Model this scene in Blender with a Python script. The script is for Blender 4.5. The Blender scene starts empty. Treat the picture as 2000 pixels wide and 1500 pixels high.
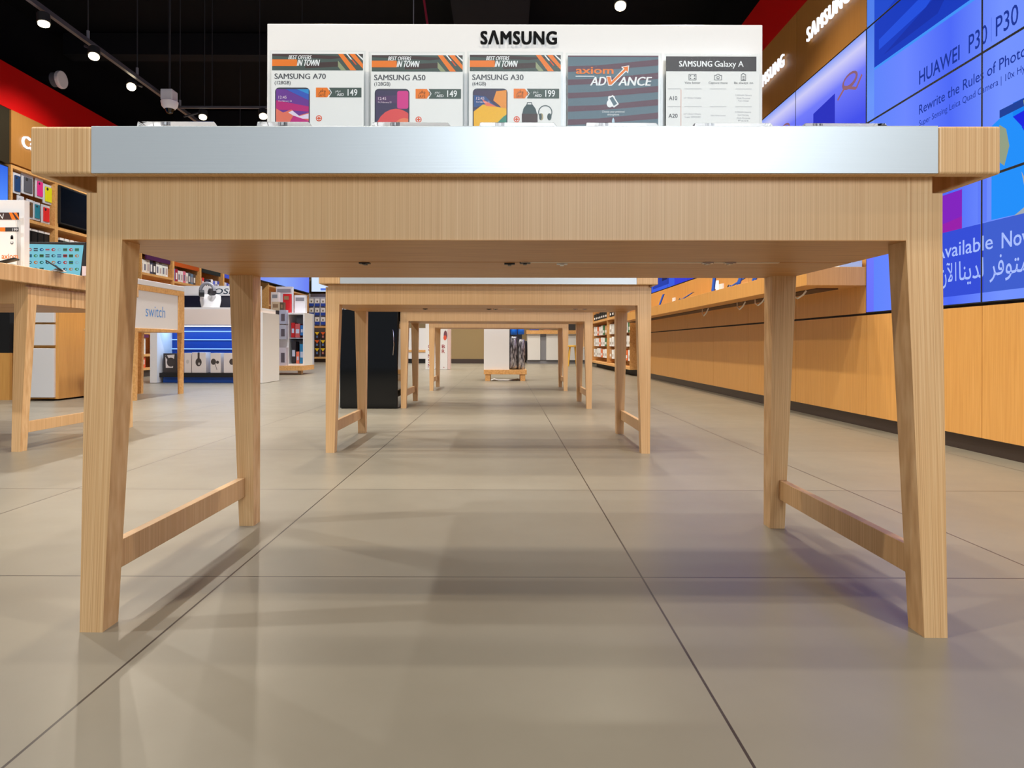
import bpy, math, random
from mathutils import Matrix, Vector
random.seed(7)
sc = bpy.context.scene
COL = sc.collection
PI = math.pi

# ------------------------------------------------------------------ camera, world, light, exposure
H, F, CX, CY = .5035, 1340.0, 985.0, 673.5          # eye height (m), focal length and principal point (px of 2000x1500)
cam_d = bpy.data.cameras.new('camera')
cam = bpy.data.objects.new('camera', cam_d); COL.objects.link(cam)
cam.location = (0, 0, H); cam.rotation_euler = (PI/2, math.radians(-0.15), 0)
cam_d.sensor_fit = 'HORIZONTAL'; cam_d.sensor_width = 36; cam_d.lens = F/2000*36
cam_d.shift_x = (1000-CX)/2000; cam_d.shift_y = -(750-CY)/2000
cam_d.clip_start = .02; cam_d.clip_end = 80
sc.camera = cam

sc.view_settings.view_transform = 'Standard'
sc.view_settings.look = 'None'
sc.view_settings.gamma = 1
sc.view_settings.exposure = 0.0

w = bpy.data.worlds.new('world'); sc.world = w; w.use_nodes = True
bg = w.node_tree.nodes['Background']
bg.inputs[0].default_value = (.80, .88, 1, 1); bg.inputs[1].default_value = .26

def area(name, loc, target, sx, sy, power, col):
    l = bpy.data.lights.new(name, 'AREA'); l.shape = 'RECTANGLE'; l.size = sx; l.size_y = sy
    l.energy = power; l.color = col
    o = bpy.data.objects.new(name, l); COL.objects.link(o); o.location = loc
    o.rotation_euler = (Vector(target)-Vector(loc)).to_track_quat('-Z', 'Y').to_euler()
    return o
def spot(name, loc, target, power, col, ang=115, blend=.6, rad=.035, parent=None):
    l = bpy.data.lights.new(name, 'SPOT'); l.energy = power; l.color = col
    l.spot_size = math.radians(ang); l.spot_blend = blend; l.shadow_soft_size = rad
    o = bpy.data.objects.new(name, l); COL.objects.link(o); o.location = loc
    o.rotation_euler = (Vector(target)-Vector(loc)).to_track_quat('-Z', 'Y').to_euler()
    return o
COOL = (.92, .94, 1)
WARM, NEUT = (1, .87, .70), (1, .95, .88)
# the bright mall hall in front of the open shop front
area('hall_light', (.85, -2.6, 2.15), (.2, 1.6, .6), 2.2, 1.3, 98, (.88, .94, 1))
# ceiling track spots over the two aisles and over the row of tables (all above the frame)
for i in range(9):
    y = .72+2.07*i
    spot('table_spot', (-.95, y-.1, 3.4), (-.9, y-.1, 0), 150, WARM)
    spot('table_spot', (.95, y+.0, 3.4), (.9, y, 0), 140, NEUT)
    spot('table_spot', (.15, y+.84, 3.4), (.1, y+.84, 0), 115, NEUT)
    spot('aisle_spot', (-3.1, y+.4, 3.4), (-3.0, y+.5, 0), 300, COOL)
for i in range(8):
    spot('unseen_wall_spot', (1.15, .2+2.05*i, 3.35), (2.2, .35+2.05*i, .5), 72, WARM, 85)
    spot('unseen_wall_spot', (-4.1, 1.2+2.05*i, 3.35), (-5.5, 1.7+2.05*i, 1.9), 125, NEUT, 95)  # unseen spots without fixtures, added to brighten the left wall and its shelves

spot('end_wall_fill_spot', (-4.6, 17.2, 3.3), (-5.0, 19.4, .9), 130, NEUT, 90)  # unseen fill spot, added to brighten the packs on the end wall
spot('end_wall_fill_spot', (.9, 16.2, 3.3), (.9, 18.6, .6), 130, WARM, 100)  # second added fill, no fixture, lightens the far counter
# ------------------------------------------------------------------ helpers
def at(px, py, Y):
    return Vector(((px-CX)*Y/F, Y, H+(CY-py)*Y/F))
def onx(px, py, X):
    Y = F*X/(px-CX); return (Y, H+(CY-py)*Y/F)
def lin(c):
    return tuple(((v/255)/12.92 if v/255 <= .04045 else ((v/255+.055)/1.055)**2.4) for v in c)
MATS = {}
def mat(name, col, rough=.5, metal=0., spec=.5, emit=0., alpha=1., coat=0.):
    if name in MATS: return MATS[name]
    m = bpy.data.materials.new(name); m.use_nodes = True
    b = m.node_tree.nodes['Principled BSDF']; c = (*lin(col), 1)
    b.inputs['Base Color'].default_value = c
    b.inputs['Roughness'].default_value = rough
    b.inputs['Metallic'].default_value = metal
    b.inputs['Specular IOR Level'].default_value = spec
    b.inputs['Coat Weight'].default_value = coat
    b.inputs['Coat Roughness'].default_value = .05
    if emit:
        b.inputs['Emission Color'].default_value = c
        b.inputs['Emission Strength'].default_value = emit
        b.inputs['Base Color'].default_value = (.01, .01, .01, 1)
        b.inputs['Specular IOR Level'].default_value = 0 if emit < 1.05 else spec
    MATS[name] = m
    return m
def ramp(nt, fac, stops):
    r = nt.nodes.new('ShaderNodeValToRGB')
    el = r.color_ramp.elements
    while len(el) < len(stops): el.new(.5)
    for e, (p, c) in zip(el, stops): e.position = p; e.color = (*lin(c), 1)
    nt.links.new(fac, r.inputs[0]); return r.outputs[0]
def wood(name, c1, c2, c3, grain=(70, 70, 1.6), rough=.42, fine=2.6):
    m = mat(name, c2, rough); nt = m.node_tree; b = nt.nodes['Principled BSDF']
    tc = nt.nodes.new('ShaderNodeTexCoord'); mp = nt.nodes.new('ShaderNodeMapping')
    mp.inputs['Scale'].default_value = grain
    nt.links.new(tc.outputs['Object'], mp.inputs[0])
    n = nt.nodes.new('ShaderNodeTexNoise'); n.inputs['Scale'].default_value = 1; n.inputs['Detail'].default_value = 3
    nt.links.new(mp.outputs[0], n.inputs[0])
    mp2 = nt.nodes.new('ShaderNodeMapping'); mp2.inputs['Scale'].default_value = tuple(g*fine for g in grain)
    nt.links.new(tc.outputs['Object'], mp2.inputs[0])
    n2 = nt.nodes.new('ShaderNodeTexNoise'); n2.inputs['Scale'].default_value = 1; n2.inputs['Detail'].default_value = 2
    nt.links.new(mp2.outputs[0], n2.inputs[0])
    mx = nt.nodes.new('ShaderNodeMix'); mx.data_type = 'FLOAT'; mx.inputs[0].default_value = .7
    nt.links.new(n.outputs[0], mx.inputs[2]); nt.links.new(n2.outputs[0], mx.inputs[3])
    nt.links.new(ramp(nt, mx.outputs[0], [(.34, c1), (.5, c2), (.66, c3)]), b.inputs['Base Color'])
    return m
OAK = wood('oak', (196, 152, 102), (212, 170, 119), (224, 187, 138), (330, 28, .5), fine=2.0)
OAKS = wood('oak_rail', (196, 152, 102), (212, 170, 119), (224, 187, 138), (28, 330, .5), fine=2.0)
OAK_SHADED = wood('oak_shaded', (172, 116, 56), (186, 130, 68), (198, 144, 82), (3, 60, 60))  # same oak, with the underside's shade and warm bounce put into the colour
PANEL = wood('maple_panel', (212, 152, 78), (219, 160, 84), (225, 167, 92), (60, 60, 1.5), .38)
SHELF = wood('shelf_wood', (206, 150, 86), (220, 166, 100), (230, 180, 116), (20, 20, 20), .45)
WHITE = mat('white_laminate', (232, 230, 226), .35)
GLOSSW = mat('white_gloss_acrylic', (240, 238, 234), .12, coat=.3)
BLACKG = mat('black_glass', (8, 9, 11), .06)
BLACK = mat('black_matt', (16, 16, 17), .6)
DARK = mat('dark_grey', (52, 52, 54), .5)
GREY = mat('grey_plastic', (140, 140, 146), .4)
KICK = mat('kick_metal', (84, 72, 66), .35, .5)
CHROME = mat('chrome', (200, 200, 205), .15, 1)
PAPER = mat('paper_white', (240, 239, 236), .5)
CEIL = mat('ceiling_black', (14, 14, 17), .9, spec=.1)
CEIL2 = mat('ceiling_dark_grey', (26, 26, 29), .8, spec=.1)
RED = mat('red_fascia', (200, 8, 8), .6, spec=.2)
KHAKI = mat('khaki_wall', (150, 128, 88), .6)
CABLE = mat('cable_white', (225, 222, 214), .4)
LED = mat('led_white', (255, 252, 245), .5, emit=1.6)
LENS = mat('lamp_lens_glow', (255, 236, 196), .5, emit=9)
SIGNLIT = mat('lit_letter', (250, 250, 255), .5, emit=1.05)

def metal_brushed():
    m = mat('brushed_aluminium', (205, 213, 217), .4, .45); nt = m.node_tree; b = nt.nodes['Principled BSDF']
    tc = nt.nodes.new('ShaderNodeTexCoord'); mp = nt.nodes.new('ShaderNodeMapping'); mp.inputs['Scale'].default_value = (6, 300, 300)
    nt.links.new(tc.outputs['Object'], mp.inputs[0])
    n = nt.nodes.new('ShaderNodeTexNoise'); n.inputs['Scale'].default_value = 1; nt.links.new(mp.outputs[0], n.inputs[0])
    bp = nt.nodes.new('ShaderNodeBump'); bp.inputs['Strength'].default_value = .04; bp.inputs['Distance'].default_value = .002
    nt.links.new(n.outputs[0], bp.inputs['Height']); nt.links.new(bp.outputs[0], b.inputs['Normal'])
    return m
ALU = metal_brushed()
def clear(name, tint=(253, 254, 254), gl=.04):
    m = bpy.data.materials.new(name); m.use_nodes = True; nt = m.node_tree; nt.nodes.clear()
    o = nt.nodes.new('ShaderNodeOutputMaterial'); t = nt.nodes.new('ShaderNodeBsdfTransparent'); g = nt.nodes.new('ShaderNodeBsdfGlossy')
    t.inputs[0].default_value = (*lin(tint), 1); g.inputs['Roughness'].default_value = .03
    lw = nt.nodes.new('ShaderNodeLayerWeight'); lw.inputs[0].default_value = gl
    x = nt.nodes.new('ShaderNodeMixShader'); nt.links.new(lw.outputs['Fresnel'], x.inputs[0])
    nt.links.new(t.outputs[0], x.inputs[1]); nt.links.new(g.outputs[0], x.inputs[2]); nt.links.new(x.outputs[0], o.inputs[0])
    return m
CLEAR = clear('clear_acrylic_sheet')
BLOCK = mat('clear_acrylic_block', (248, 250, 250), .03)
BLOCK.node_tree.nodes['Principled BSDF'].inputs['Transmission Weight'].default_value = 1
BLOCK.node_tree.nodes['Principled BSDF'].inputs['IOR'].default_value = 1.49
def floor_mat():
    m = mat('floor_tile', (160, 148, 128), .3); nt = m.node_tree; b = nt.nodes['Principled BSDF']
    tc = nt.nodes.new('ShaderNodeTexCoord'); mp = nt.nodes.new('ShaderNodeMapping')
    mp.inputs['Location'].default_value = (-.2998, -1.4877, 0)
    nt.links.new(tc.outputs['Object'], mp.inputs[0])
    br = nt.nodes.new('ShaderNodeTexBrick'); br.offset = 0; br.squash = 1
    br.inputs['Scale'].default_value = 1; br.inputs['Mortar Size'].default_value = .0022; br.inputs['Mortar Smooth'].default_value = .15
    br.inputs['Brick Width'].default_value = .894; br.inputs['Row Height'].default_value = .893
    br.inputs['Color1'].default_value = (*lin((133, 126, 110)), 1); br.inputs['Color2'].default_value = (*lin((129, 122, 106)), 1)
    br.inputs['Mortar'].default_value = (*lin((62, 54, 46)), 1)
    nt.links.new(mp.outputs[0], br.inputs[0])
    n = nt.nodes.new('ShaderNodeTexNoise'); n.inputs['Scale'].default_value = 1.6; n.inputs['Detail'].default_value = 7; n.inputs['Roughness'].default_value = .65
    nt.links.new(tc.outputs['Object'], n.inputs[0])
    mul = nt.nodes.new('ShaderNodeMix'); mul.data_type = 'RGBA'; mul.blend_type = 'MULTIPLY'; mul.inputs[0].default_value = 1
    nt.links.new(br.outputs[0], mul.inputs[6])
    nt.links.new(ramp(nt, n.outputs[0], [(.3, (238, 236, 234)), (.7, (255, 255, 255))]), mul.inputs[7])
    nt.links.new(mul.outputs[2], b.inputs['Base Color'])
    n2 = nt.nodes.new('ShaderNodeTexNoise'); n2.inputs['Scale'].default_value = 9; nt.links.new(tc.outputs['Object'], n2.inputs[0])
    mr = nt.nodes.new('ShaderNodeMapRange'); mr.inputs[3].default_value = .30; mr.inputs[4].default_value = .38; b.inputs['Specular IOR Level'].default_value = .42
    nt.links.new(n2.outputs[0], mr.inputs[0]); nt.links.new(mr.outputs[0], b.inputs['Roughness'])
    return m
FLOOR = floor_mat()

class MB:
    """collects geometry in world coordinates and links it as ONE mesh object"""
    def __init__(s): s.v = []; s.f = []; s.mi = []; s.ms = []
    def m_(s, m):
        if m not in s.ms: s.ms.append(m)
        return s.ms.index(m)
    def add(s, pts, faces, m):
        o = len(s.v); s.v += [Vector(p) for p in pts]; k = s.m_(m)
        for f in faces: s.f.append([o+i for i in f]); s.mi.append(k)
        return s
    def hexa(s, b, t, m):
        return s.add(list(b)+list(t), [(3, 2, 1, 0), (4, 5, 6, 7), (0, 1, 5, 4), (1, 2, 6, 5), (2, 3, 7, 6), (3, 0, 4, 7)], m)
    def box(s, x0, x1, y0, y1, z0, z1, m):
        x0, x1 = sorted((x0, x1)); y0, y1 = sorted((y0, y1)); z0, z1 = sorted((z0, z1))
        return s.hexa([(x0, y0, z0), (x1, y0, z0), (x1, y1, z0), (x0, y1, z0)], [(x0, y0, z1), (x1, y0, z1), (x1, y1, z1), (x0, y1, z1)], m)
    def loft(s, rings, m, caps=True):
        n = len(rings[0]); pts = [p for r in rings for p in r]; fs = []
        for k in range(len(rings)-1):
            for i in range(n):
                j = (i+1) % n; fs.append((k*n+i, k*n+j, (k+1)*n+j, (k+1)*n+i))
        if caps: fs += [tuple(reversed(range(n))), tuple(range((len(rings)-1)*n, len(rings)*n))]
        return s.add(pts, fs, m)
    def tube(s, path, r, m, n=10):
        path = [Vector(p) for p in path]; rings = []
        rr = r if isinstance(r, (list, tuple)) else [r]*len(path)
        d0 = (path[1]-path[0]).normalized(); up = Vector((0, 0, 1)) if abs(d0.z) < .9 else Vector((1, 0, 0))
        a = d0.cross(up).normalized()
        for i, p in enumerate(path):
            d = (path[min(i+1, len(path)-1)]-path[max(i-1, 0)]).normalized()
            a = (a-d*a.dot(d)).normalized(); b = d.cross(a)
            rings.append([p+(a*math.cos(2*PI*k/n)+b*math.sin(2*PI*k/n))*rr[i] for k in range(n)])
        return s.loft(rings, m)
    def prism(s, pts, off, m):
        off = Vector(off); a = [Vector(p) for p in pts]
        return s.loft([a, [p+off for p in a]], m)
    def build(s, name, parent=None, bevel=0., smooth=False, origin=None, seg=2):
        me = bpy.data.meshes.new(name)
        lo = [min(v[i] for v in s.v) for i in range(3)]; hi = [max(v[i] for v in s.v) for i in range(3)]
        base = Vector(origin) if origin else (Vector(parent['base']) if parent else Vector(((lo[0]+hi[0])/2, (lo[1]+hi[1])/2, lo[2])))
        own = Vector(((lo[0]+hi[0])/2, (lo[1]+hi[1])/2, (lo[2]+hi[2])/2)) if parent else base
        me.from_pydata([v-own for v in s.v], [], s.f)
        for m in s.ms: me.materials.append(m)
        for p, k in zip(me.polygons, s.mi): p.material_index = k; p.use_smooth = smooth
        o = bpy.data.objects.new(name, me); COL.objects.link(o)
        if parent:
            o.parent = parent; o.location = own-base
        else: o.location = own
        o['base'] = tuple(own)
        if bevel:
            b = o.modifiers.new('edge', 'BEVEL'); b.width = bevel; b.segments = seg; b.limit_method = 'ANGLE'
        if smooth:
            try: me.set_sharp_from_angle(angle=math.radians(40))
            except Exception: pass
        return o
def thing(name, label, cat, loc, group=None):
    o = bpy.data.objects.new(name, None); COL.objects.link(o); o.location = loc; o.empty_display_size = .1
    o['base'] = tuple(loc)
    return tag(o, label, cat, group)
def tag(o, label, cat, group=None):
    o['label'] = label; o['category'] = cat
    if group: o['group'] = group
    return o
def struct(o, label=None):
    o['kind'] = 'structure'
    if label: o['label'] = label
    return o
def copy_tree(o, loc, label=None, parent=None):
    c = o.copy(); COL.objects.link(c)
    if parent: c.parent = parent
    else: c.location = loc; c['label'] = label; c['base'] = tuple(loc)
    for ch in o.children: copy_tree(ch, None, None, c)
    return c
ORD = 'first second third fourth fifth sixth seventh eighth ninth tenth eleventh twelfth thirteenth fourteenth fifteenth sixteenth seventeenth eighteenth nineteenth twentieth'.split()

# flat artwork: polygons and lettering in 2-D, laid on a plane by a frame function
FONT = {}
def glyphs(s, off=0., sp=1.):
    k = (s, off, sp)
    if k not in FONT:
        c = bpy.data.curves.new('t', 'FONT'); c.body = s; c.resolution_u = 3; c.offset = off; c.space_character = sp
        o = bpy.data.objects.new('t', c); me = bpy.data.meshes.new_from_object(o)
        FONT[k] = ([(v.co.x, v.co.y) for v in me.vertices], [list(p.vertices) for p in me.polygons])
        bpy.data.objects.remove(o); bpy.data.curves.remove(c); bpy.data.meshes.remove(me)
    return FONT[k]
def clip(poly, box):
    x0, y0, x1, y1 = box
    for ax, val, sg in ((0, x0, 1), (0, x1, -1), (1, y0, 1), (1, y1, -1)):
        out = []
        for i in range(len(poly)):
            a, b = poly[i-1], poly[i]; da, db = sg*(a[ax]-val), sg*(b[ax]-val)
            if (da >= 0) != (db >= 0):
                t = da/(da-db); out.append((a[0]+(b[0]-a[0])*t, a[1]+(b[1]-a[1])*t))
            if db >= 0: out.append(b)
        poly = out
        if len(poly) < 3: return []
    return poly
class Art:
    """u runs to the reader's right; v runs up (sy=1) or down (sy=-1, photo style)"""
    def __init__(s, sy=-1): s.it = []; s.sy = sy
    def poly(s, pts, m, l=1): s.it.append(([tuple(p) for p in pts], m, l)); return s
    def rect(s, x0, y0, x1, y1, m, l=1): return s.poly([(x0, y0), (x1, y0), (x1, y1), (x0, y1)], m, l)
    def ell(s, cx, cy, rx, ry, m, l=1, n=20, a0=0, a1=2*PI):
        return s.poly([(cx+rx*math.cos(a0+(a1-a0)*i/n), cy+ry*math.sin(a0+(a1-a0)*i/n)) for i in range(n+(0 if a1-a0 > 6.28 else 1))], m, l)
    def rrect(s, x0, y0, x1, y1, r, m, l=1):
        pts = []
        for cx, cy, a in ((x1-r, y1-r, 0), (x0+r, y1-r, 90), (x0+r, y0+r, 180), (x1-r, y0+r, 270)):
            for k in range(5): t = math.radians(a+22.5*k); pts.append((cx+r*math.cos(t), cy+r*math.sin(t)))
        return s.poly(pts, m, l)
    def line(s, pts, wd, m, l=1):
        for a, b in zip(pts, pts[1:]):
            dx, dy = b[0]-a[0], b[1]-a[1]; L = math.hypot(dx, dy) or 1; nx, ny = -dy/L*wd/2, dx/L*wd/2
            s.poly([(a[0]+nx, a[1]+ny), (b[0]+nx, b[1]+ny), (b[0]-nx, b[1]-ny), (a[0]-nx, a[1]-ny)], m, l)
        return s
    def text(s, t, x, y, h, m, l=2, w=None, shear=0, bold=0, align='l', sp=1., thick=0):
        vs, fs = glyphs(t, min(bold, .03)*.4, sp); xs = [v[0] for v in vs]; a, b = min(xs), max(xs)
        k = h/.69; kx = (w/(b-a)) if w else k; W = (b-a)*kx
        ox = x-(W/2 if align == 'c' else 0)
        for i, dx in enumerate((0, -thick*h, thick*h) if thick else (0,)):
            P = [(ox+dx+(vx-a)*kx+shear*vy*k, y+s.sy*vy*k) for vx, vy in vs]
            for f in fs: s.it.append(([P[j] for j in f], m, l+.08*i))
        return s
    def emit(s, mb, fr, box=None):
        for pts, m, l in s.it:
            if box: pts = clip(pts, box)
            if len(pts) >= 3: mb.add([fr(p[0], p[1], l) for p in pts], [tuple(range(len(pts)))], m)
        return mb
def ink(r, g, b, e=0): return mat('ink_%d_%d_%d%s' % (r, g, b, '_lit' if e else ''), (r, g, b), .45, emit=e)

# ------------------------------------------------------------------ the setting
XR, XL = 2.21, -5.5
RW = lambda y0, y1, z0, z1, x=XR, d=.06: (x, x+d, y0, y1, z0, z1)
struct(MB().add([(-7, -3, 0), (4, -3, 0), (4, 20.2, 0), (-7, 20.2, 0), (-7, -3, -.05), (4, -3, -.05), (4, 20.2, -.05), (-7, 20.2, -.05)],
    [(0, 1, 2, 3), (7, 6, 5, 4), (0, 4, 5, 1), (1, 5, 6, 2), (2, 6, 7, 3), (3, 7, 4, 0)], FLOOR).build('floor', origin=(0, 0, 0)), 'grey beige large square floor tiles')
struct(MB().box(-7, 4, -1, 20.2, 4.6, 4.7, CEIL).build('ceiling'), 'black open ceiling')
duct = MB()
duct.box(-.55, .25, 3.5, 19, 3.95, 4.35, CEIL2)
for y in (6, 9, 12, 15): duct.box(-5.8, 2.2, y, y+.22, 4.3, 4.58, CEIL2)
struct(duct.build('ceiling_duct'), 'dark duct and beams under the black ceiling')
struct(MB().box(-6.3, -6.0, -1, 20.2, 0, 4.6, CEIL).build('wall_left'), 'black wall behind the shelving')
struct(MB().box(2.6, 2.9, -1, 20.2, 0, 4.6, CEIL).build('wall_right'), 'black wall behind the cladding')
struct(MB().box(-6.3, 2.9, 19.9, 20.1, 0, 4.6, KHAKI).build('wall_back'), 'khaki end wall')
struct(MB().box(-6.0, 2.6, 19.86, 19.9, 0, .16, BLACK).build('baseboard_back'))
# right wall cladding
seam = .004
m = MB(); seams = [-.9, .11, 1.13, 2.15, 3.174, 4.189, 5.2, 6.22, 7.24, 8.26, 9.28, 10.3, 11.1]
for a, b in zip(seams, seams[1:]): m.box(XR, XR+.05, a+seam/2, b-seam/2, .078, .69, PANEL)
for a, b in zip(seams[5:], seams[6:]): m.box(XR, XR+.05, a+seam/2, b-seam/2, .704, 1.275, PANEL)
m.box(XR+.02, XR+.39, -.9, 11.1, .078, 3.0, BLACK)
struct(m.build('trim_1'), 'honey maple wall panels along the right wall')
struct(MB().box(XR+.03, XR+.1, -.9, 11.1, 0, .078, KICK).build('baseboard_right'), 'dark metal kick strip')
struct(MB().box(XR, XR+.3, -.9, 19.8, 3.03, 3.5, RED).build('trim_2'), 'red fascia band above the right wall')
m = MB()
for a, b in zip(seams[5:], seams[6:]): m.box(XR, XR+.05, a+.003, b-.003, 2.445, 3.03, wood('sign_panel', (174, 120, 58), (178, 124, 60), (182, 128, 64), (60, 60, 1.5), .45))
m.box(XR, XR+.05, 11.1, 19.8, 1.93, 3.03, PANEL)
struct(m.build('trim_3'), 'brown wood sign panels')
struct(MB().box(XL, XL+.04-.4, 3, 19.8, 3.11, 3.6, RED).build('trim_4'), 'red fascia band above the left wall')
m = MB()
for a, b in ((7.64, 9.4), (9.4, 11.43), (11.43, 13.45), (13.45, 15.4), (15.4, 19.6)): m.box(XL-.2, XL, a+.003, b-.003, 2.52, 3.11, mat('sign_panel', (178, 124, 60)))
struct(m.build('trim_5'), 'wood sign panels above the left shelves')
struct(MB().box(XL-.2, XL-.01, 5, 7.63, 2.5, 3.11, mat('dark_sign_panel', (52, 46, 34), .3)).build('trim_6'), 'dark sign panel at the left edge')

# ------------------------------------------------------------------ display tables
def make_table(label, cx, y0, D=.682, half=.764, top=.886, tb=.8026, ox=.085, oy=.025, blk=.1075, notch=.018, shz=.7745, yaw=0, metal=True, oyb=None, group=None, hardware=False):
    oyb = oy if oyb is None else oyb
    root = thing('display_table', label, 'table', (cx, y0+D/2, 0), group)
    X = lambda x: cx+x
    Y = lambda y: y0+y
    ab = .69
    a = MB()                                           # apron: closed box with two seams underneath
    hw = half-.0006
    for p, q in ((.0006, .318), (.326, .436), (.4375, D-.0006)):
        a.box(X(-hw), X(hw), Y(p), Y(q), ab+.0012, shz, OAK); a.box(X(-hw), X(hw), Y(p), Y(q), ab, ab+.0012, OAK_SHADED)  # thin bottom plates carry the oak with underside shade painted in
    a.box(X(-hw+.002), X(hw-.002), Y(.05), Y(D-.05), ab+.003, ab+.02, OAK_SHADED)
    a.box(X(-half+notch), X(half-notch), Y(.0006), Y(D-.0006), shz, top-.03, OAK)
    a.build('apron', root)
    for sx in (-1, 1):
        for (f0, g0, sg) in ((0, -.035, 1), (D, D+.035, -1)):   # outer face at the top, at the foot, inward sign
            lev = []
            for z, ho, wd, yo, dp in ((0, half-.0113, .040, g0, .048), (ab, half, .064, f0, .059), (shz, half, .064, f0, .059)):
                xo, xi = sx*ho, sx*(ho-wd); ya, yb = yo, yo+sg*dp
                r = [(X(xo), Y(ya), z), (X(xi), Y(ya), z), (X(xi), Y(yb), z), (X(xo), Y(yb), z)]
                lev.append(r)
            lb = MB().loft(lev, OAK)
            lb.box(X(sx*(half-notch-.0004)), X(sx*(half-.064)), Y(f0-sg*.0002), Y(f0+sg*.058), shz-.0002, tb+(.02 if notch > .015 else -.0005), OAK)
            lb.build('leg', root)
        MB().box(X(sx*.733), X(sx*.7525), Y(.022), Y(D-.022), .083, .135, OAKS).build('stretcher', root, bevel=.001)
    W = half+ox; yf, yb = -oy, D+oyb
    for sx in (-1, 1):                                 # wooden end frames, hollow below
        e = MB(); xo, xi, xb = sx*W, sx*(W-.0165), sx*(W-blk)
        u_ = [(xb, yf), (xo, yf), (xo, yb), (xb, yb), (xb, yb-.024), (xi, yb-.024), (xi, yf+.024), (xb, yf+.024)]
        e.prism([(X(p), Y(q), tb) for p, q in u_], (0, 0, top-tb), OAK)
        e.build('end_frame', root, bevel=.004, seg=3)
        MB().box(X(xi), X(xb), Y(yf+.024), Y(yb-.024), top-.03, top-.0005, OAK).build('top_board', root)
    t = MB(); xb = W-blk-.0005
    t.box(X(-xb), X(xb), Y(yf+.003), Y(yf+.024), tb, top-.001, OAK)
    t.box(X(-xb), X(xb), Y(yb-.024), Y(yb-.003), tb, top-.001, OAK)
    t.box(X(-xb), X(xb), Y(yf+.024), Y(yb-.024), top-.03, top-.001, OAK)
    t.build('table_top', root)
    if metal:
        b = MB()
        b.box(X(-xb), X(xb), Y(yf), Y(yf+.003), tb+.001, top, ALU)
        b.box(X(-xb), X(xb), Y(yf), Y(yf+.012), top-.001, top+.0005, ALU); b.box(X(-xb), X(xb), Y(yf+.012), Y(yb), top-.001, top+.0005, mat('grey_laminate_top', (150, 152, 156), .4))
        b.box(X(-xb), X(xb), Y(yb-.003), Y(yb), tb+.001, top, ALU)
        b.build('metal_band', root, bevel=.0008)['label'] = 'brushed metal edge band'
    if hardware:
        MB().box(X(.02), X(.60), Y(.3175), Y(.3275), ab-.0015, ab+.004, mat('glint_pale', (236, 222, 200), .3)).build('slot_glint', root)['label'] = 'pale strip painted as the glint in the underside seam'  # pale colour stands in for light glinting in the slit
        for hx, hy, c in ((-.335, .335, DARK), (-.005, .345, DARK), (.03, .327, DARK), (.115, .345, PAPER), (.49, .322, CHROME), (.44, .322, CHROME)):
            q = MB(); q.box(X(hx-.012), X(hx+.012), Y(hy-.008), Y(hy+.008), ab-.003, ab, c); q.box(X(hx-.004), X(hx+.004), Y(hy-.012), Y(hy+.012), ab-.005, ab-.003, c)
            q.build('cable_clip', root)
    root.rotation_euler.z = yaw
    return root
make_table('front wooden display table with brushed metal edge carrying the white phone sign', .0165, 1.225, yaw=math.radians(-.53), hardware=True)
GT = 'row of wooden display tables'
K2 = dict(top=.86, tb=.785, ox=.026, oy=.028, blk=.099, notch=.012, shz=.772, group=GT)
make_table('wooden display table with metal edge directly behind the front table', -.075, 3.22, hardware=True, **K2)
make_table('wooden display table beside the black glass cabinet, third in the row', -.062, 5.45, **K2)
make_table('farthest wooden display table, last in the row of tables', -.062, 7.52, **K2)
K2['oy'] = .42; K2['oyb'] = .03
make_table('wooden display table with stretcher on the left, holding the flag screen', -3.004, 3.225, metal=False, D=.9, **K2)

# ------------------------------------------------------------------ sign board and cards on the front table
SY = 1.55; SS = F/SY
b = thing('sign_board', 'long white gloss sign board with black brand lettering on the front table', 'sign', ((1004-CX)/SS, SY+.02, .886))
MB().box((520-CX)/SS, (1488-CX)/SS, SY, SY+.04, .8862, H+(CY-47)/SS, GLOSSW).build('board', b, bevel=.002)
a = Art(); a.text('S\u039bMSUNG', 938, 86.5, 24.5, mat('letter_black', (12, 12, 13), .7, spec=.1), 1, w=147, sp=1.12, thick=.05)
lm = MB()
a.emit(lm, lambda u, v, l: ((u-CX)/SS, SY-.0035-.0002*l, H+(CY-v)/SS))
a.emit(lm, lambda u, v, l: ((u-CX)/SS, SY-.0005, H+(CY-v)/SS))
lm.build('lettering', b)['label'] = 'black raised brand lettering'

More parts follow.
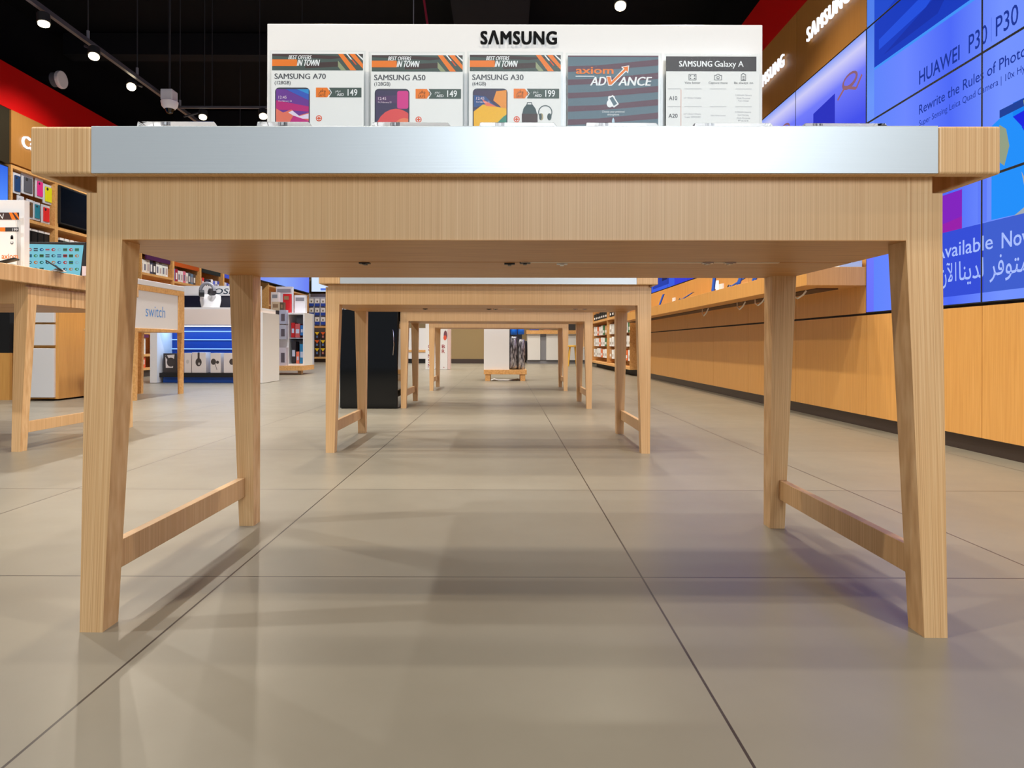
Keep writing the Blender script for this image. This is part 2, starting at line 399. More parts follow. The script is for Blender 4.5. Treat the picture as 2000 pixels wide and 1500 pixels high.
CYL = 1.53; CS = F/CYL
def cardfr(u, v, l): return ((u-CX)/CS, CYL+.0035-.00022*l, H+(CY-v)/CS)
ORANGE, ORANGE2 = ink(242, 126, 36), ink(226, 84, 36)
BAN, BAN2 = ink(74, 88, 82), ink(70, 52, 50)
TXT, LGR = ink(84, 84, 88), ink(172, 172, 176)
WINK = ink(244, 244, 244)
def offer_card(a, x, y, model, mem, price, wall, extras=False):
    a.rect(x+5, y+5, x+183, y+37, BAN, 1)
    a.poly([(x+5, y+5), (x+60, y+5), (x+140, y+10), (x+183, y+5), (x+183, y+8), (x+120, y+15), (x+5, y+9)], BAN2, 1.3)
    a.poly([(x+70, y+23), (x+135, y+20), (x+135, y+30), (x+70, y+33)], BAN2, 1.3)
    a.rect(x+5, y+16, x+54, y+29, ORANGE, 2)
    a.poly([(x+134, y+5), (x+144, y+5), (x+170, y+37), (x+158, y+37)], ORANGE, 2)
    a.poly([(x+134, y+18), (x+150, y+37), (x+140, y+37), (x+134, y+30)], ink(150, 158, 120), 2)
    a.poly([(x+150, y+5), (x+153, y+5), (x+162, y+16), (x+159, y+16)], WINK, 2)
    a.poly([(x+156, y+5), (x+167, y+5), (x+183, y+25), (x+183, y+34)], ORANGE, 2.3)
    a.poly([(x+170, y+5), (x+173, y+5), (x+183, y+14), (x+183, y+18)], WINK, 2.4)
    a.poly([(x+160, y+16), (x+163, y+16), (x+171, y+26), (x+168, y+26)], ORANGE2, 2.6)
    a.text('BEST OFFERS', x+37, y+15.5, 7.6, WINK, 3, w=44, shear=.22, thick=.03)
    a.text('IN TOWN', x+54, y+28.5, 12, WINK, 3, w=42, shear=.22, thick=.04)
    a.text(model, x+10, y+54, 10.5, TXT, 1, w=100, thick=.03)
    a.text(mem, x+10, y+64.5, 6.5, TXT, 1, bold=.05)
    a.rrect(x+11, y+71, x+79, y+160, 8, ink(58, 60, 72), 1)
    n0 = len(a.it); wall(a, x+13, y+74, x+77)
    a.it[n0:] = [(q, m, l) for q, m, l in ((clip(p, (x+13, y+74, x+77, y+158)), m, l) for p, m, l in a.it[n0:]) if len(q) > 2]
    a.text('12:45', x+18, y+93, 5.5, ink(236, 214, 226), 4); a.text('Fri, February 22', x+18, y+99, 3.2, ink(236, 214, 226), 4, w=26)
    a.poly([(x+91, y+71), (x+113, y+71), (x+119, y+80.5), (x+113, y+90), (x+91, y+90)], ORANGE, 1)
    a.rect(x+117, y+71, x+180, y+90, BAN, .8)
    a.line([(x+115.5, y+71), (x+121.5, y+80.5), (x+115.5, y+90)], 1.4, WINK, 1.5)
    a.text('SAVE', x+96, y+88.5, 6, ink(110, 62, 20), 2, w=14)
    a.text('\ufeae\ufed3\ufeed', x+97, y+79.5, 6, ink(110, 62, 20), 2, w=13)
    a.text('AED', x+132, y+87, 5, WINK, 2, bold=.06); a.text('\ufee2\ufeeb\ufead\ufea9', x+129, y+79.5, 5, WINK, 2, w=10)
    a.text(price, x+153, y+86.5, 12.5, WINK, 2, w=19, bold=.05)
    a.ell(x+97, y+131, 6, 6, ORANGE2, 1); a.ell(x+97, y+131, 4.2, 4.2, WINK, 1.5)
    a.rect(x+93.5, y+129.8, x+100.5, y+132.2, ORANGE2, 2); a.rect(x+95.8, y+127.5, x+98.2, y+134.5, ORANGE2, 2.2)
    if extras:
        g1, g2 = ink(66, 82, 84), ink(74, 56, 56)
        a.poly([(x+108, y+142), (x+107, y+125), (x+110, y+110), (x+116, y+102), (x+128, y+102), (x+134, y+110), (x+138, y+125), (x+137, y+142)], g1, 1)
        a.rect(x+107, y+120, x+138, y+142, g2, 1.4)
        a.line([(x+117, y+103), (x+118, y+98), (x+126, y+98), (x+127, y+103)], 1.4, g1, 1)
        arc = [(x+153+13*math.cos(t), y+117-13*math.sin(t)) for t in [PI*k/12 for k in range(-2, 15)]]
        a.line(arc, 1.8, g1, 1)
        a.ell(x+145, y+126, 4.2, 7, ink(176, 160, 120), 1.2); a.ell(x+161, y+126, 4.2, 7, g1, 1.2); a.ell(x+143.5, y+126, 2.6, 6.5, g1, 1.5)
def wp_mountain(a, x0, y0, x1):
    y1 = y0+80
    a.rect(x0, y0, x1, y1, ink(112, 58, 150), 1.5)
    a.poly([(x0+18, y0), (x1, y0), (x1, y0+22)], ink(58, 92, 190), 2); a.poly([(x0+40, y0), (x1, y0), (x1, y0+10)], ink(52, 148, 214), 2.2)
    a.poly([(x0, y0+22), (x1, y0+34), (x1, y0+44), (x0, y0+40)], ink(190, 40, 120), 2)
    a.poly([(x0, y1), (x0, y0+38), (x0+14, y0+46), (x0+30, y0+40), (x0+44, y0+52), (x1, y0+46), (x1, y1)], ink(232, 120, 96), 2.3)
    a.poly([(x0+24, y0+46), (x0+32, y0+42), (x0+46, y0+53), (x1, y0+48), (x1, y0+58), (x0+44, y0+58)], ink(232, 220, 240), 2.6)
    a.poly([(x0+18, y1), (x0+34, y0+52), (x1, y0+62), (x1, y1)], ink(196, 46, 128), 2.8)
def wp_coral(a, x0, y0, x1):
    y1 = y0+80
    a.rect(x0, y0, x1, y1, ink(70, 62, 92), 1.5)
    a.poly([(x0, y0+12), (x1, y0+8), (x1, y0+26), (x0, y0+24)], ink(86, 60, 100), 1.8)
    a.rrect(x1-22, y0+1, x1, y0+36, 4, ink(214, 62, 140), 2)
    a.ell(x0+40, y0+86, 42, 50, ink(226, 84, 84), 2.3, 24); a.ell(x0+56, y0+90, 26, 36, ink(236, 128, 92), 2.6)
def wp_yellow(a, x0, y0, x1):
    y1 = y0+80
    a.rect(x0, y0, x1, y1, ink(70, 60, 88), 1.5)
    a.poly([(x0, y0+10), (x0+22, y0+12), (x0+44, y0+32), (x0+16, y0+30), (x0, y0+34)], ink(52, 84, 140), 1.8)
    a.poly([(x0+44, y0+2), (x1, y0), (x1, y0+46), (x0+50, y0+30), (x0+38, y0+20)], ink(238, 150, 60), 2)
    a.poly([(x0, y0+42), (x0+18, y0+28), (x0+52, y0+34), (x1, y0+36), (x1, y1), (x0, y1)], ink(244, 184, 40), 2.3)
    a.poly([(x0+16, y0+18), (x0+46, y0+33), (x0+24, y0+31)], ink(238, 120, 90), 2.6)
    a.poly([(x0+40, y1), (x0+48, y0+62), (x0+58, y0+52), (x1, y0+48), (x1, y1)], ink(64, 140, 120), 2.6)
def card_axiom(a):
    x0, y0 = 1108, 107
    a.rect(x0, y0, 1285, 290, ink(94, 116, 128), 1)
    for k in range(8):
        y = y0+18+26*k; a.poly([(x0, y+3), (x0+60, y+1), (1285, y-11), (1285, y+1), (x0+60, y+11), (x0, y+14)], ink(98, 66, 80), 1.4)
    a.rect(x0, y0, 1285, y0+2.5, ink(98, 66, 80), 1.4)
    a.text('axiom', 1124, 142.5, 14, ORANGE, 3, w=73, bold=.02, thick=.03)
    a.rect(1123, 146.5, 1160, 148.3, WINK, 3)
    a.text('AD', 1152, 165.5, 17, WINK, 3, w=29, shear=.2, thick=.04)
    a.text('ANCE', 1207, 165.5, 17, WINK, 3, w=62, shear=.2, thick=.04)
    a.poly([(1183, 147), (1192, 147), (1194, 156), (1216, 133), (1212, 129), (1228, 126), (1226, 142), (1222, 138), (1194, 166), (1187, 166)], WINK, 2.6)
    a.poly([(1184.5, 148.5), (1191, 148.5), (1193, 158), (1219, 132.5), (1215, 130), (1226.5, 127.5), (1225, 139), (1221.5, 136), (1193, 164), (1188, 164)], ORANGE, 3.2)
    a.rrect(1187, 186, 1200, 207, 2, WINK, 3)
    a.poly([(1186, 190), (1196, 184), (1208, 202), (1198, 209)], WINK, 3.1); a.poly([(1189.5, 190.5), (1195.5, 187), (1204.5, 201), (1198, 205.5)], ink(94, 116, 128), 3.4)
    a.ell(1190, 201, 6, 7.5, WINK, 3.2)
    a.text('Choose your preferred', 1197, 218.5, 4, WINK, 2, w=44, align='c'); a.text('smartphone', 1197, 224, 4, WINK, 2, w=23, align='c')
    a.poly([(1194.5, 240), (1194.5, 233), (1197, 228), (1199.5, 233), (1199.5, 240)], ink(190, 214, 228), 2)
def card_table(a):
    a.rect(1300, 108, 1477, 137, ink(66, 60, 60), 1)
    a.text('S\u039bMSUNG', 1326, 128, 11, WINK, 2, w=64, sp=1.1, thick=.05); a.text('Galaxy A', 1395, 128, 11, WINK, 2, w=57, bold=.03)
    a.line([(1345, 143), (1359, 143), (1359, 154), (1345, 154), (1345, 143)], 1, TXT)
    for p in ((1348, 146), (1356, 146), (1348, 151), (1356, 151)): a.ell(p[0], p[1], 1.6, 1.2, TXT, 1, 8)
    a.line([(1395, 145), (1399, 145), (1400, 142.5), (1404, 142.5), (1405, 145), (1409, 145), (1409, 154), (1395, 154), (1395, 145)], 1, TXT)
    a.ell(1402, 149.5, 3, 3, TXT); a.ell(1402, 149.5, 1.9, 1.9, PAPER, 1.4)
    a.line([(1447.5, 143), (1449.5, 143), (1450, 141), (1453, 141), (1453.5, 143), (1456, 143), (1456, 155), (1447.5, 155), (1447.5, 143)], 1, TXT)
    for y in (146, 149, 152): a.rect(1449.5, y, 1454, y+1.4, TXT)
    for t, x in (('View better', 1352), ('Capture more', 1402), ('Be always on', 1452)): a.text(t, x, 161.5, 4.2, TXT, 1, w=31 if x == 1352 else 37, align='c')
    for y in (171, 206): 
        for x0, x1 in ((1304, 1329), (1336, 1370), (1386, 1418), (1436, 1468)): a.rect(x0, y, x1, y+.7, LGR)
    a.rect(1329, 173, 1330, 260, ink(224, 160, 140))
    a.text('A10', 1306, 193.5, 7.6, TXT, 1, w=16, bold=.04); a.text('A20', 1305, 228, 7.6, TXT, 1, w=18, bold=.04)
    for x, y, wd, t in ((1335, 190.5, 34, '6.2" Infinity-V Display'), (1436, 185, 32, '3,400mAh Battery'), (1439, 191, 26, 'Multi Purpose'), (1442, 196, 20, 'Fast Charge'), (1335, 222, 34, '6.4" Infinity-V Display'), (1337, 228, 31, 'Super AMOLED'), (1388, 225, 29, 'Ultra Wide Camera'), (1435, 218, 32, '4,000mAh Battery'), (1441, 224, 21, 'Fast Charging'), (1439, 230, 26, 'Multi Purpose'), (1442, 235, 20, 'Fast')):
        a.text(t, x, y, 3, LGR, 1, w=wd)
cards = [(524, 712, 100, 'offer', 'SAMSUNG A70', '(128GB)', '149', wp_mountain, False, 'clear acrylic holder with best offers card showing the purple mountain phone'),
    (719, 906, 102, 'offer', 'SAMSUNG A50', '(128GB)', '149', wp_coral, False, 'clear acrylic holder with best offers card showing the pink and coral phone'),
    (911, 1098, 101, 'offer', 'SAMSUNG A30', '(64GB)', '199', wp_yellow, True, 'clear acrylic holder with best offers card showing yellow phone, backpack and headphones'),
    (1104, 1290, 103, 'axiom', 0, 0, 0, 0, 0, 'clear acrylic holder with blue grey striped card and orange tick arrow'),
    (1297, 1486, 104, 'tbl', 0, 0, 0, 0, 0, 'clear acrylic holder with white comparison card and dark header strip')]
for x0, x1, yt, kind, model, mem, price, wall, ex, lab in cards:
    X0, X1 = (x0-CX)/CS, (x1-CX)/CS; Z1 = H+(CY-yt)/CS
    t = thing('card_holder', lab, 'card holder', ((X0+X1)/2, CYL+.008, .886), 'card holders along the sign board')
    hb = MB()
    hb.box(X0, X1, CYL-.001, CYL+.001, .8895, Z1, CLEAR)
    hb.box(X0, X1, CYL+.006, CYL+.008, .8895, Z1+.003, CLEAR)
    hb.box(X0, X1, CYL-.03, CYL+.012, .8866, .8895, CLEAR)
    hb.build('acrylic_frame', t)['label'] = 'clear acrylic sheets'
    cm = MB(); cm.box(X0+.004, X1-.004, CYL+.0036, CYL+.0046, .892, Z1-.001, PAPER)
    a = Art()
    if kind == 'offer': offer_card(a, x0, yt, model, mem, price, wall, ex)
    elif kind == 'axiom': card_axiom(a)
    else: card_table(a)
    a.emit(cm, cardfr); cm.build('printed_card', t)
# acrylic phone plinths along the front edge
for i, (x0, x1, lab) in enumerate([(263, 435, 'clear acrylic phone block nearest the left wooden corner of the front table'),
        (497, 620, 'clear acrylic phone block in front of the purple mountain phone card'), (722, 892, 'clear acrylic phone block in front of the pink phone card'),
        (932, 1100, 'clear acrylic phone block in front of the yellow phone card'), (1140, 1300, 'clear acrylic phone block in front of the striped card'),
        (1352, 1524, 'clear acrylic phone block in front of the white comparison card'), (1568, 1748, 'clear acrylic phone block nearest the right wooden corner of the front table')]):
    Y = 1.245; k = Y/F; X0, X1 = (x0-CX)*k, (x1-CX)*k; z0, z1 = .8868, .9078
    t = thing('phone_block', lab, 'phone stand', ((X0+X1)/2, Y+.05, .886), 'acrylic phone blocks along the table edge')
    MB().hexa([(X0, Y, z0), (X1, Y, z0), (X1, Y+.1, z0), (X0, Y+.1, z0)], [(X0+.004, Y+.001, z1), (X1-.018, Y+.001, z1), (X1-.018, Y+.1, z1), (X0+.004, Y+.1, z1)], BLOCK).build('acrylic_slab', t, bevel=.001)
    MB().tube([((X0+.04), Y+.05, z0+.001), (X0+.04, Y+.05, z1-.001)], .009, CHROME, 16).build('lock_post', t, smooth=True)

# ------------------------------------------------------------------ right wall: video wall, signs, counter
S0, S1, S2 = ink(118, 146, 255, 1), ink(84, 118, 250, 1), ink(150, 178, 255, 1)
def screen_base(name, stops, axis=1, lo=0, hi=1, e=1.):
    m = mat(name, (100, 130, 250), .2, emit=e, spec=.2); nt = m.node_tree; b = nt.nodes['Principled BSDF']
    g = nt.nodes.new('ShaderNodeNewGeometry'); sp = nt.nodes.new('ShaderNodeSeparateXYZ'); nt.links.new(g.outputs['Position'], sp.inputs[0])
    mr = nt.nodes.new('ShaderNodeMapRange'); mr.inputs[1].default_value = lo; mr.inputs[2].default_value = hi
    nt.links.new(sp.outputs[axis], mr.inputs[0]); nt.links.new(ramp(nt, mr.outputs[0], stops), b.inputs['Emission Color'])
    return m
BIG = screen_base('video_wall_blue', [(0, (100, 136, 248)), (.45, (114, 146, 255)), (.62, (74, 104, 248)), (.8, (106, 134, 255)), (1, (90, 130, 250))], 1, 2.1, 4.2)
STRIP = screen_base('video_wall_side_strip', [(0, (104, 112, 250)), (.35, (112, 124, 255)), (.75, (104, 150, 250)), (1, (80, 128, 236))], 2, .7, 2.44)
SAMS = screen_base('blue_screen_glow', [(0, (50, 60, 214)), (.55, (62, 78, 235)), (.8, (112, 122, 250)), (.93, (206, 204, 248)), (1, (120, 150, 245))], 2, 1.3, 2.44)
ink_navy = ink(22, 40, 132, 1); ink_ad = ink(16, 48, 150, 1)
A = Art(1)                                             # u = -Y (reader's right), v = Z
U = lambda y: -y
A.rect(U(4.10), .70, U(1.1), 3.1, BIG, 0); A.rect(U(4.2), .70, U(4.10), 3.1, STRIP, 0)
A.poly([(U(4.10), 2.165), (U(1.1), 2.10), (U(1.1), 3.1), (U(4.10), 3.1)], ink(20, 58, 190, 1), 1)
A.poly([(U(4.10), 2.165), (U(1.1), 2.10), (U(1.1), 2.08), (U(4.10), 2.15)], ink(64, 148, 250, 1), 1.1)
A.poly([(U(4.10), 2.42), (U(3.7), 2.50), (U(3.3), 2.62), (U(3.3), 2.9), (U(4.10), 2.7)], ink(30, 74, 206, 1), 1.2)
A.poly([(U(4.05), 2.25), (U(3.6), 2.28), (U(3.1), 2.5), (U(3.1), 2.56), (U(3.6), 2.36), (U(4.05), 2.31)], ink(34, 80, 222, 1), 1.3)
A.poly([(U(4.0), 2.2), (U(3.5), 2.3), (U(3.2), 2.45), (U(3.5), 2.2)], ink(18, 48, 170, 1), 1.4)
A.text('HUAWEI', U(3.655), 1.895, .072, ink_ad, 2, w=.325, bold=.035)
A.text('P30', U(3.265), 1.895, .086, ink_ad, 2, w=.125, bold=.01); A.rect(U(3.115), 1.885, U(3.112), 1.995, ink(78, 108, 226, 1), 2); A.text('P30 Pro', U(3.085), 1.895, .086, ink_ad, 2, w=.30, bold=.01)
A.text('Rewrite the Rules of Photography', U(3.655), 1.735, .05, ink_ad, 2, w=.94, bold=.01)
A.text('Super Sensing Leica Quad Camera | 10x Hybrid Zoom', U(3.655), 1.672, .031, ink_ad, 2, w=.93)
A.rect(U(2.98), 1.50, U(1.1), 1.56, ink(30, 104, 222, 1), 1)
A.poly([(U(3.11), 1.075), (U(1.1), 1.03), (U(1.1), 1.54), (U(3.0), 1.54), (U(3.11), 1.50)], ink(22, 142, 250, 1), 1)
A.poly([(U(3.06), 1.52), (U(1.1), 1.58), (U(1.1), 1.60), (U(3.06), 1.555)], ink(20, 60, 150, 1), 1.2)
A.poly([(U(2.98), 1.50), (U(2.8), 1.30), (U(2.7), 1.30), (U(2.76), 1.52)], ink(10, 30, 226, 1), 1.3)
A.poly([(U(2.93), 1.44), (U(2.86), 1.34), (U(2.6), 1.32), (U(2.6), 1.46)], ink(20, 46, 236, 1), 1.5)
A.poly([(U(3.06), 1.49), (U(3.02), 1.46), (U(3.0), 1.38), (U(3.03), 1.30), (U(3.08), 1.34), (U(3.085), 1.42)], ink(146, 158, 132, 1), 1.6)
A.poly([(U(2.92), 1.55), (U(2.86), 1.55), (U(2.86), 1.47), (U(2.90), 1.44)], ink(150, 170, 120, 1), 1.7)
A.poly([(U(2.93), 1.25), (U(2.90), 1.20), (U(2.86), 1.20), (U(2.83), 1.26), (U(2.82), 1.10), (U(2.96), 1.055), (U(2.98), 1.065), (U(2.90), 1.10), (U(2.91), 1.17)], ink(160, 168, 178, 1), 1.5)
A.poly([(U(2.91), 1.20), (U(2.84), 1.21), (U(2.84), 1.12), (U(2.89), 1.11)], ink(96, 150, 210, 1), 1.7)
A.rect(U(3.62), 1.06, U(3.31), 1.26, ink(128, 26, 190, 1), 1); A.poly([(U(3.62), 1.06), (U(3.31), 1.06), (U(3.31), 1.13), (U(3.62), 1.10)], ink(150, 20, 170, 1), 1.2)
A.rect(U(3.20), 1.075, U(3.14), 1.3, ink(92, 122, 250, 1), 1.4)
A.poly([(U(3.82), 1.075), (U(1.1), 1.055), (U(1.1), .765), (U(3.82), .745)], ink(46, 74, 214, 1), 2)
A.poly([(U(3.16), 1.07), (U(1.1), 1.055), (U(1.1), .765), (U(3.16), .75)], ink(58, 92, 206, 1), 2.2)
WS = ink(168, 190, 255, 1)
A.text('Available', U(3.515), .945, .068, WS, 3, w=.415, bold=.015); A.text('Now', U(3.045), .938, .068, WS, 3, w=.19, bold=.05)
AR1, AR2, AR3 = '\ufeae\ufed3\ufeee\ufe98\ufee3', '\ufe8e\ufee8\ufef3\ufeaa\ufedf', '\ufee5\ufef5\ufe8d'
A.text(AR3, U(3.475), .822, .088, WS, 3, w=.125, bold=.012); A.text(AR2, U(3.33), .822, .088, WS, 3, w=.17, bold=.012); A.text(AR1, U(3.12), .822, .088, WS, 3, w=.235, bold=.012)
cols = [4.189, 3.174, 2.159, 1.144]; rows = [.702, 1.28, 1.859, 2.437, 3.015]
cn = ['beside the maple sign panels', 'in the middle column', 'in the column nearest the shop front']; rn = ['bottom', 'second from bottom', 'third from bottom', 'top']
what = {(0, 0): 'showing the pale Available text', (0, 1): 'with the magenta patch', (0, 2): 'starting the Rewrite line', (0, 3): 'with dark blue artwork and dark heading'}
for ci in range(3):
    for ri in range(4):
        ya, yb = cols[ci+1], cols[ci]; za, zb = rows[ri], rows[ri+1]
        t = thing('video_wall_panel', 'video wall display %s, %s row %s' % (cn[ci], rn[ri], what.get((ci, ri), '')), 'screen', (XR+.03, (ya+yb)/2, za), 'video wall displays')
        t['label'] = t['label'].strip()
        MB().box(XR-.003, XR+.06, ya+.0004, yb-.0004, za+.0004, zb-.0004, BLACK).build('bezel', t)
        sm = MB(); sm.box(XR-.0033, XR-.003, ya+.006, yb-.006, za+.006, zb-.006, BIG)
        A.emit(sm, lambda u, v, l: (XR-.0035-.0002*l, -u, v), (-(yb-.006), za+.006, -(ya+.006), zb-.006))
        sm.build('display', t)
# blue screens below the brand signs
B = Art(1)
for k in range(7):
    y1, y0 = 4.189+1.017*k, 4.189+1.017*(k+1)
    B.rect(U(y0), 1.28, U(y1), 2.44, SAMS, 0)
    B.poly([(U(y0-.3), 1.5), (U(y0-.62), 1.5), (U(y0-.62), 2.19), (U(y0-.3), 2.16)], ink(34, 44, 190, 1), 1)
    B.ell(U(y1+.2), 2.20, .10, .05, ink(140, 96, 116, 1), 1, 16); B.ell(U(y1+.2), 2.205, .075, .03, ink(112, 112, 240, 1), 1.3, 16)
    B.line([(U(y1+.36), 2.13), (U(y1+.26), 2.18), (U(y1+.12), 2.12), (U(y1+.05), 2.18)], .018, ink(150, 100, 110, 1), 1.5)
B.rect(U(11.1), 1.28, U(8.9), 1.86, ink(56, 92, 226, 1), 1.6)
B.rect(U(10.2), 1.33, U(9.2), 1.7, ink(36, 62, 170, 1), 1.8); B.rect(U(9.6), 1.4, U(9.3), 1.6, ink(24, 32, 90, 1), 2)
far = ['next to the video wall', 'second from the video wall', 'third from the video wall', 'fourth from the video wall', 'fifth from the video wall', 'sixth from the video wall']
for k in range(6):
    ya, yb = 4.189+1.017*k, 4.189+1.017*(k+1)
    for za, zb, nm in ((1.28, 1.859, 'lower'), (1.859, 2.437, 'upper')):
        t = thing('wall_screen', '%s glowing blue wall screen under the brown sign panels, %s' % (nm, far[k]), 'screen', (XR+.03, (ya+yb)/2, za), 'blue screens above the wall counter')
        MB().box(XR-.004, XR+.06, ya+.001, yb-.001, za+.001, zb-.001, BLACK).build('bezel', t)
        sm = MB(); B.emit(sm, lambda u, v, l: (XR-.0045-.0002*l, -u, v), (-(yb-.005), za+.005, -(ya+.005), zb-.005)); sm.build('display', t)
for yc, lab in ((4.665, 'lit white brand letters on the brown panel next to the video wall'), (5.69, 'lit white brand letters on the second brown panel, partly behind the sign board')):
    a = Art(1); a.text('S\u039bMSUNG', -yc, 2.70, .10, SIGNLIT, 0, w=.61, thick=.03, align='c', sp=1.2)
    lm = MB()
    a.emit(lm, lambda u, v, l: (XR-.022, -u, v))
    t = lm.build('sign_letters'); tag(t, lab, 'sign', 'lit brand letters on brown panels')
    so = t.modifiers.new('depth', 'SOLIDIFY'); so.thickness = .012; so.offset = 0
# wall counter
t = thing('wall_counter', 'long maple counter shelf running along the right wall below the blue screens', 'counter', (2.03, 7.6, .87))
m = MB()
for a_, b_ in zip(seams[5:], seams[6:]): m.box(1.845, XR, a_+(.0 if a_ > 4.2 else .002), b_-.002, .872, .985, PANEL)
m.build('counter_body', t, bevel=.002)
MB().box(2.0, 2.14, 4.4, 11, .864, .872, mat('tray_brown', (84, 56, 30), .6)).build('cable_tray', t)['label'] = 'dark cable tray underneath'
def cable(px, py, d, lab):
    Y = F*2.0/(px-CX); z = .868
    p = [(2.0, Y, z), (1.99, Y-.03, z-d*.6), (1.985, Y-.10, z-d), (1.99, Y-.17, z-d*.6), (2.0, Y-.2, z)]
    pts = []
    for i in range(len(p)-1):
        for k in range(4): pts.append(Vector(p[i]).lerp(Vector(p[i+1]), k/4))
    pts.append(Vector(p[-1]))
    return tag(MB().tube(pts, .006, CABLE, 8).build('hanging_cable', smooth=True), lab, 'cable', 'cables under the wall counter')
cable(1550, 575, .045, 'white cable loop under the wall counter near its end beside the video wall')
cable(1440, 595, .06, 'white cable loop under the middle of the wall counter')
cable(1475, 595, .05, 'pale cable loop just behind the table leg under the wall counter')
cable(1372, 610, .07, 'short white cable with plug under the far part of the wall counter')
def phone_stand(px, Xc, tilt, lab, lit=False, white=False, hgt=.15):
    Y = F*Xc/(px-CX); t = thing('phone_display', lab, 'phone', (Xc, Y, .985), 'phones on the wall counter')
    MB().box(Xc-.05, Xc+.05, Y-.07, Y+.07, .9853, .993, GLOSSW).build('base', t, bevel=.002)
    MB().tube([(Xc, Y, .993), (Xc+.02, Y, 1.04)], .012, CHROME).build('post', t, smooth=True)
    dx, dz = math.sin(tilt)*hgt, math.cos(tilt)*hgt
    o = Vector((Xc+.0, Y, 1.005))
    pm = MB(); pm.hexa([o+Vector((-.004, -.04, 0)), o+Vector((.006, -.04, 0)), o+Vector((.006, .04, 0)), o+Vector((-.004, .04, 0))],
        [o+Vector((dx-.004, -.04, dz)), o+Vector((dx+.006, -.04, dz)), o+Vector((dx+.006, .04, dz)), o+Vector((dx-.004, .04, dz))], ink(24, 52, 140) if not white else BLACK)
    ph = pm.build('phone', t, bevel=.002)
    sm = MB(); sm.add([o+Vector((-.0052+dx*.06, -.036, dz*.06)), o+Vector((-.0052+dx*.06, .036, dz*.06)), o+Vector((-.0052+dx*.94, .036, dz*.94)), o+Vector((-.0052+dx*.94, -.036, dz*.94))], [(0, 1, 2, 3)], LED if lit else ink(60, 110, 210, .8))
    sm.build('display', ph)
    if white:
        MB().box(Xc-.06, Xc-.045, Y-.05, Y+.05, .9935, 1.05, PAPER).build('price_card', t)
phone_stand(1287, 2.0, .35, 'blue phone on a stand at the far end of the wall counter', hgt=.17)
phone_stand(1325, 2.0, 1.0, 'thin tilted phone over a white price card on the wall counter', white=True, hgt=.2)
phone_stand(1392, 1.98, .1, 'upright phone in front of the bright white lamp panel on the wall counter', hgt=.26)
phone_stand(1420, 1.98, 1.0, 'tilted phone with white card just beyond the bright lamp panel', white=True, hgt=.22)
phone_stand(1440, 1.98, .35, 'blue tilted phone on the wall counter beside the bright panel', hgt=.2)
phone_stand(1471, 1.98, .35, 'blue phone tip showing above the counter beside the table leg', hgt=.2)
Y = F*2.06/(1398-CX)
t = thing('lamp_panel', 'small bright white glowing panel standing on the wall counter', 'lamp', (2.06, Y, .985))
MB().box(2.02, 2.1, Y-.06, Y+.06, .985, .995, GLOSSW).build('foot', t)
MB().box(2.05, 2.065, Y-.07, Y+.07, .995, 1.13, mat('panel_glow', (235, 250, 255), .5, emit=1.4)).build('glowing_face', t)
for px, lab, c in ((1610, 'white booklet stack at the end of the wall counter', PAPER), (1645, 'pale blue product box at the end of the wall counter', ink(196, 214, 226))):
    Xb = 2.0 if px < 1640 else 2.12; Y = 4.42 if px < 1640 else 4.26; tag(MB().box(Xb-.07, Xb+.07, Y-.06, Y+.06, .9853, 1.05, c).build('product_box', bevel=.002), lab, 'box')

# ------------------------------------------------------------------ right far shelving
t = thing('wall_shelving', 'wooden shelving full of white packs along the far right wall', 'shelf', (2.35, 14.3, 0))
m = MB(); m.box(2.18, 2.5, 11.2, 16.2, 0, .10, BLACK); m.build('plinth', t)
m = MB(); m.box(2.42, 2.5, 11.2, 16.2, .1, 1.9, SHELF); m.build('back_panel', t)
for z in (.10, 1.0): MB().box(2.05, 2.42, 11.2, 16.2, z, z+.045, SHELF).build('shelf', t)
for y in (11.2, 13.7, 16.17): MB().box(2.05, 2.42, y, y+.03, .145, 1.9, SHELF).build('side_panel', t)
palette = [PAPER]*6+[ink(28, 110, 66), ink(232, 110, 44), ink(214, 214, 206), ink(196, 150, 110)]
for r, (z0, hh, nm) in enumerate(((.24, .20, 'bottom'), (.48, .19, 'middle'), (.72, .21, 'upper'), (1.06, .16, 'top'))):
    for k in range(16):
        y = 11.4+.295*k+(.03 if k > 7 else 0); c = (BLACK if k > 5 else GREY) if r == 3 else (palette[(k*7+r*3) % 10])
        if r == 0 and k in (1, 2): c = palette[7]
        p = MB(); p.box(2.1, 2.16, y, y+.235, z0, z0+hh*random.uniform(.85, 1), c)
        p.box(2.0995, 2.1, y+.04, y+.19, z0+hh*.2, z0+hh*.45, ink(180, 170, 160) if c is PAPER else PAPER)
        tag(p.build('retail_pack'), '%s pack in the %s row of the far right shelving, %s from its near end' % ('black' if c is BLACK else 'green' if c is palette[6] else 'orange' if c is palette[7] else 'grey' if c is GREY else 'tan' if c is palette[9] else 'white', nm, ORD[k]), 'pack', 'packs on the far right shelving')
        MB().box(2.1, 2.42, y+.08, y+.09, z0+.215 if r < 3 else z0+.17, z0+.225 if r < 3 else z0+.18, CHROME).build('peg', bpy.data.objects[t.name])

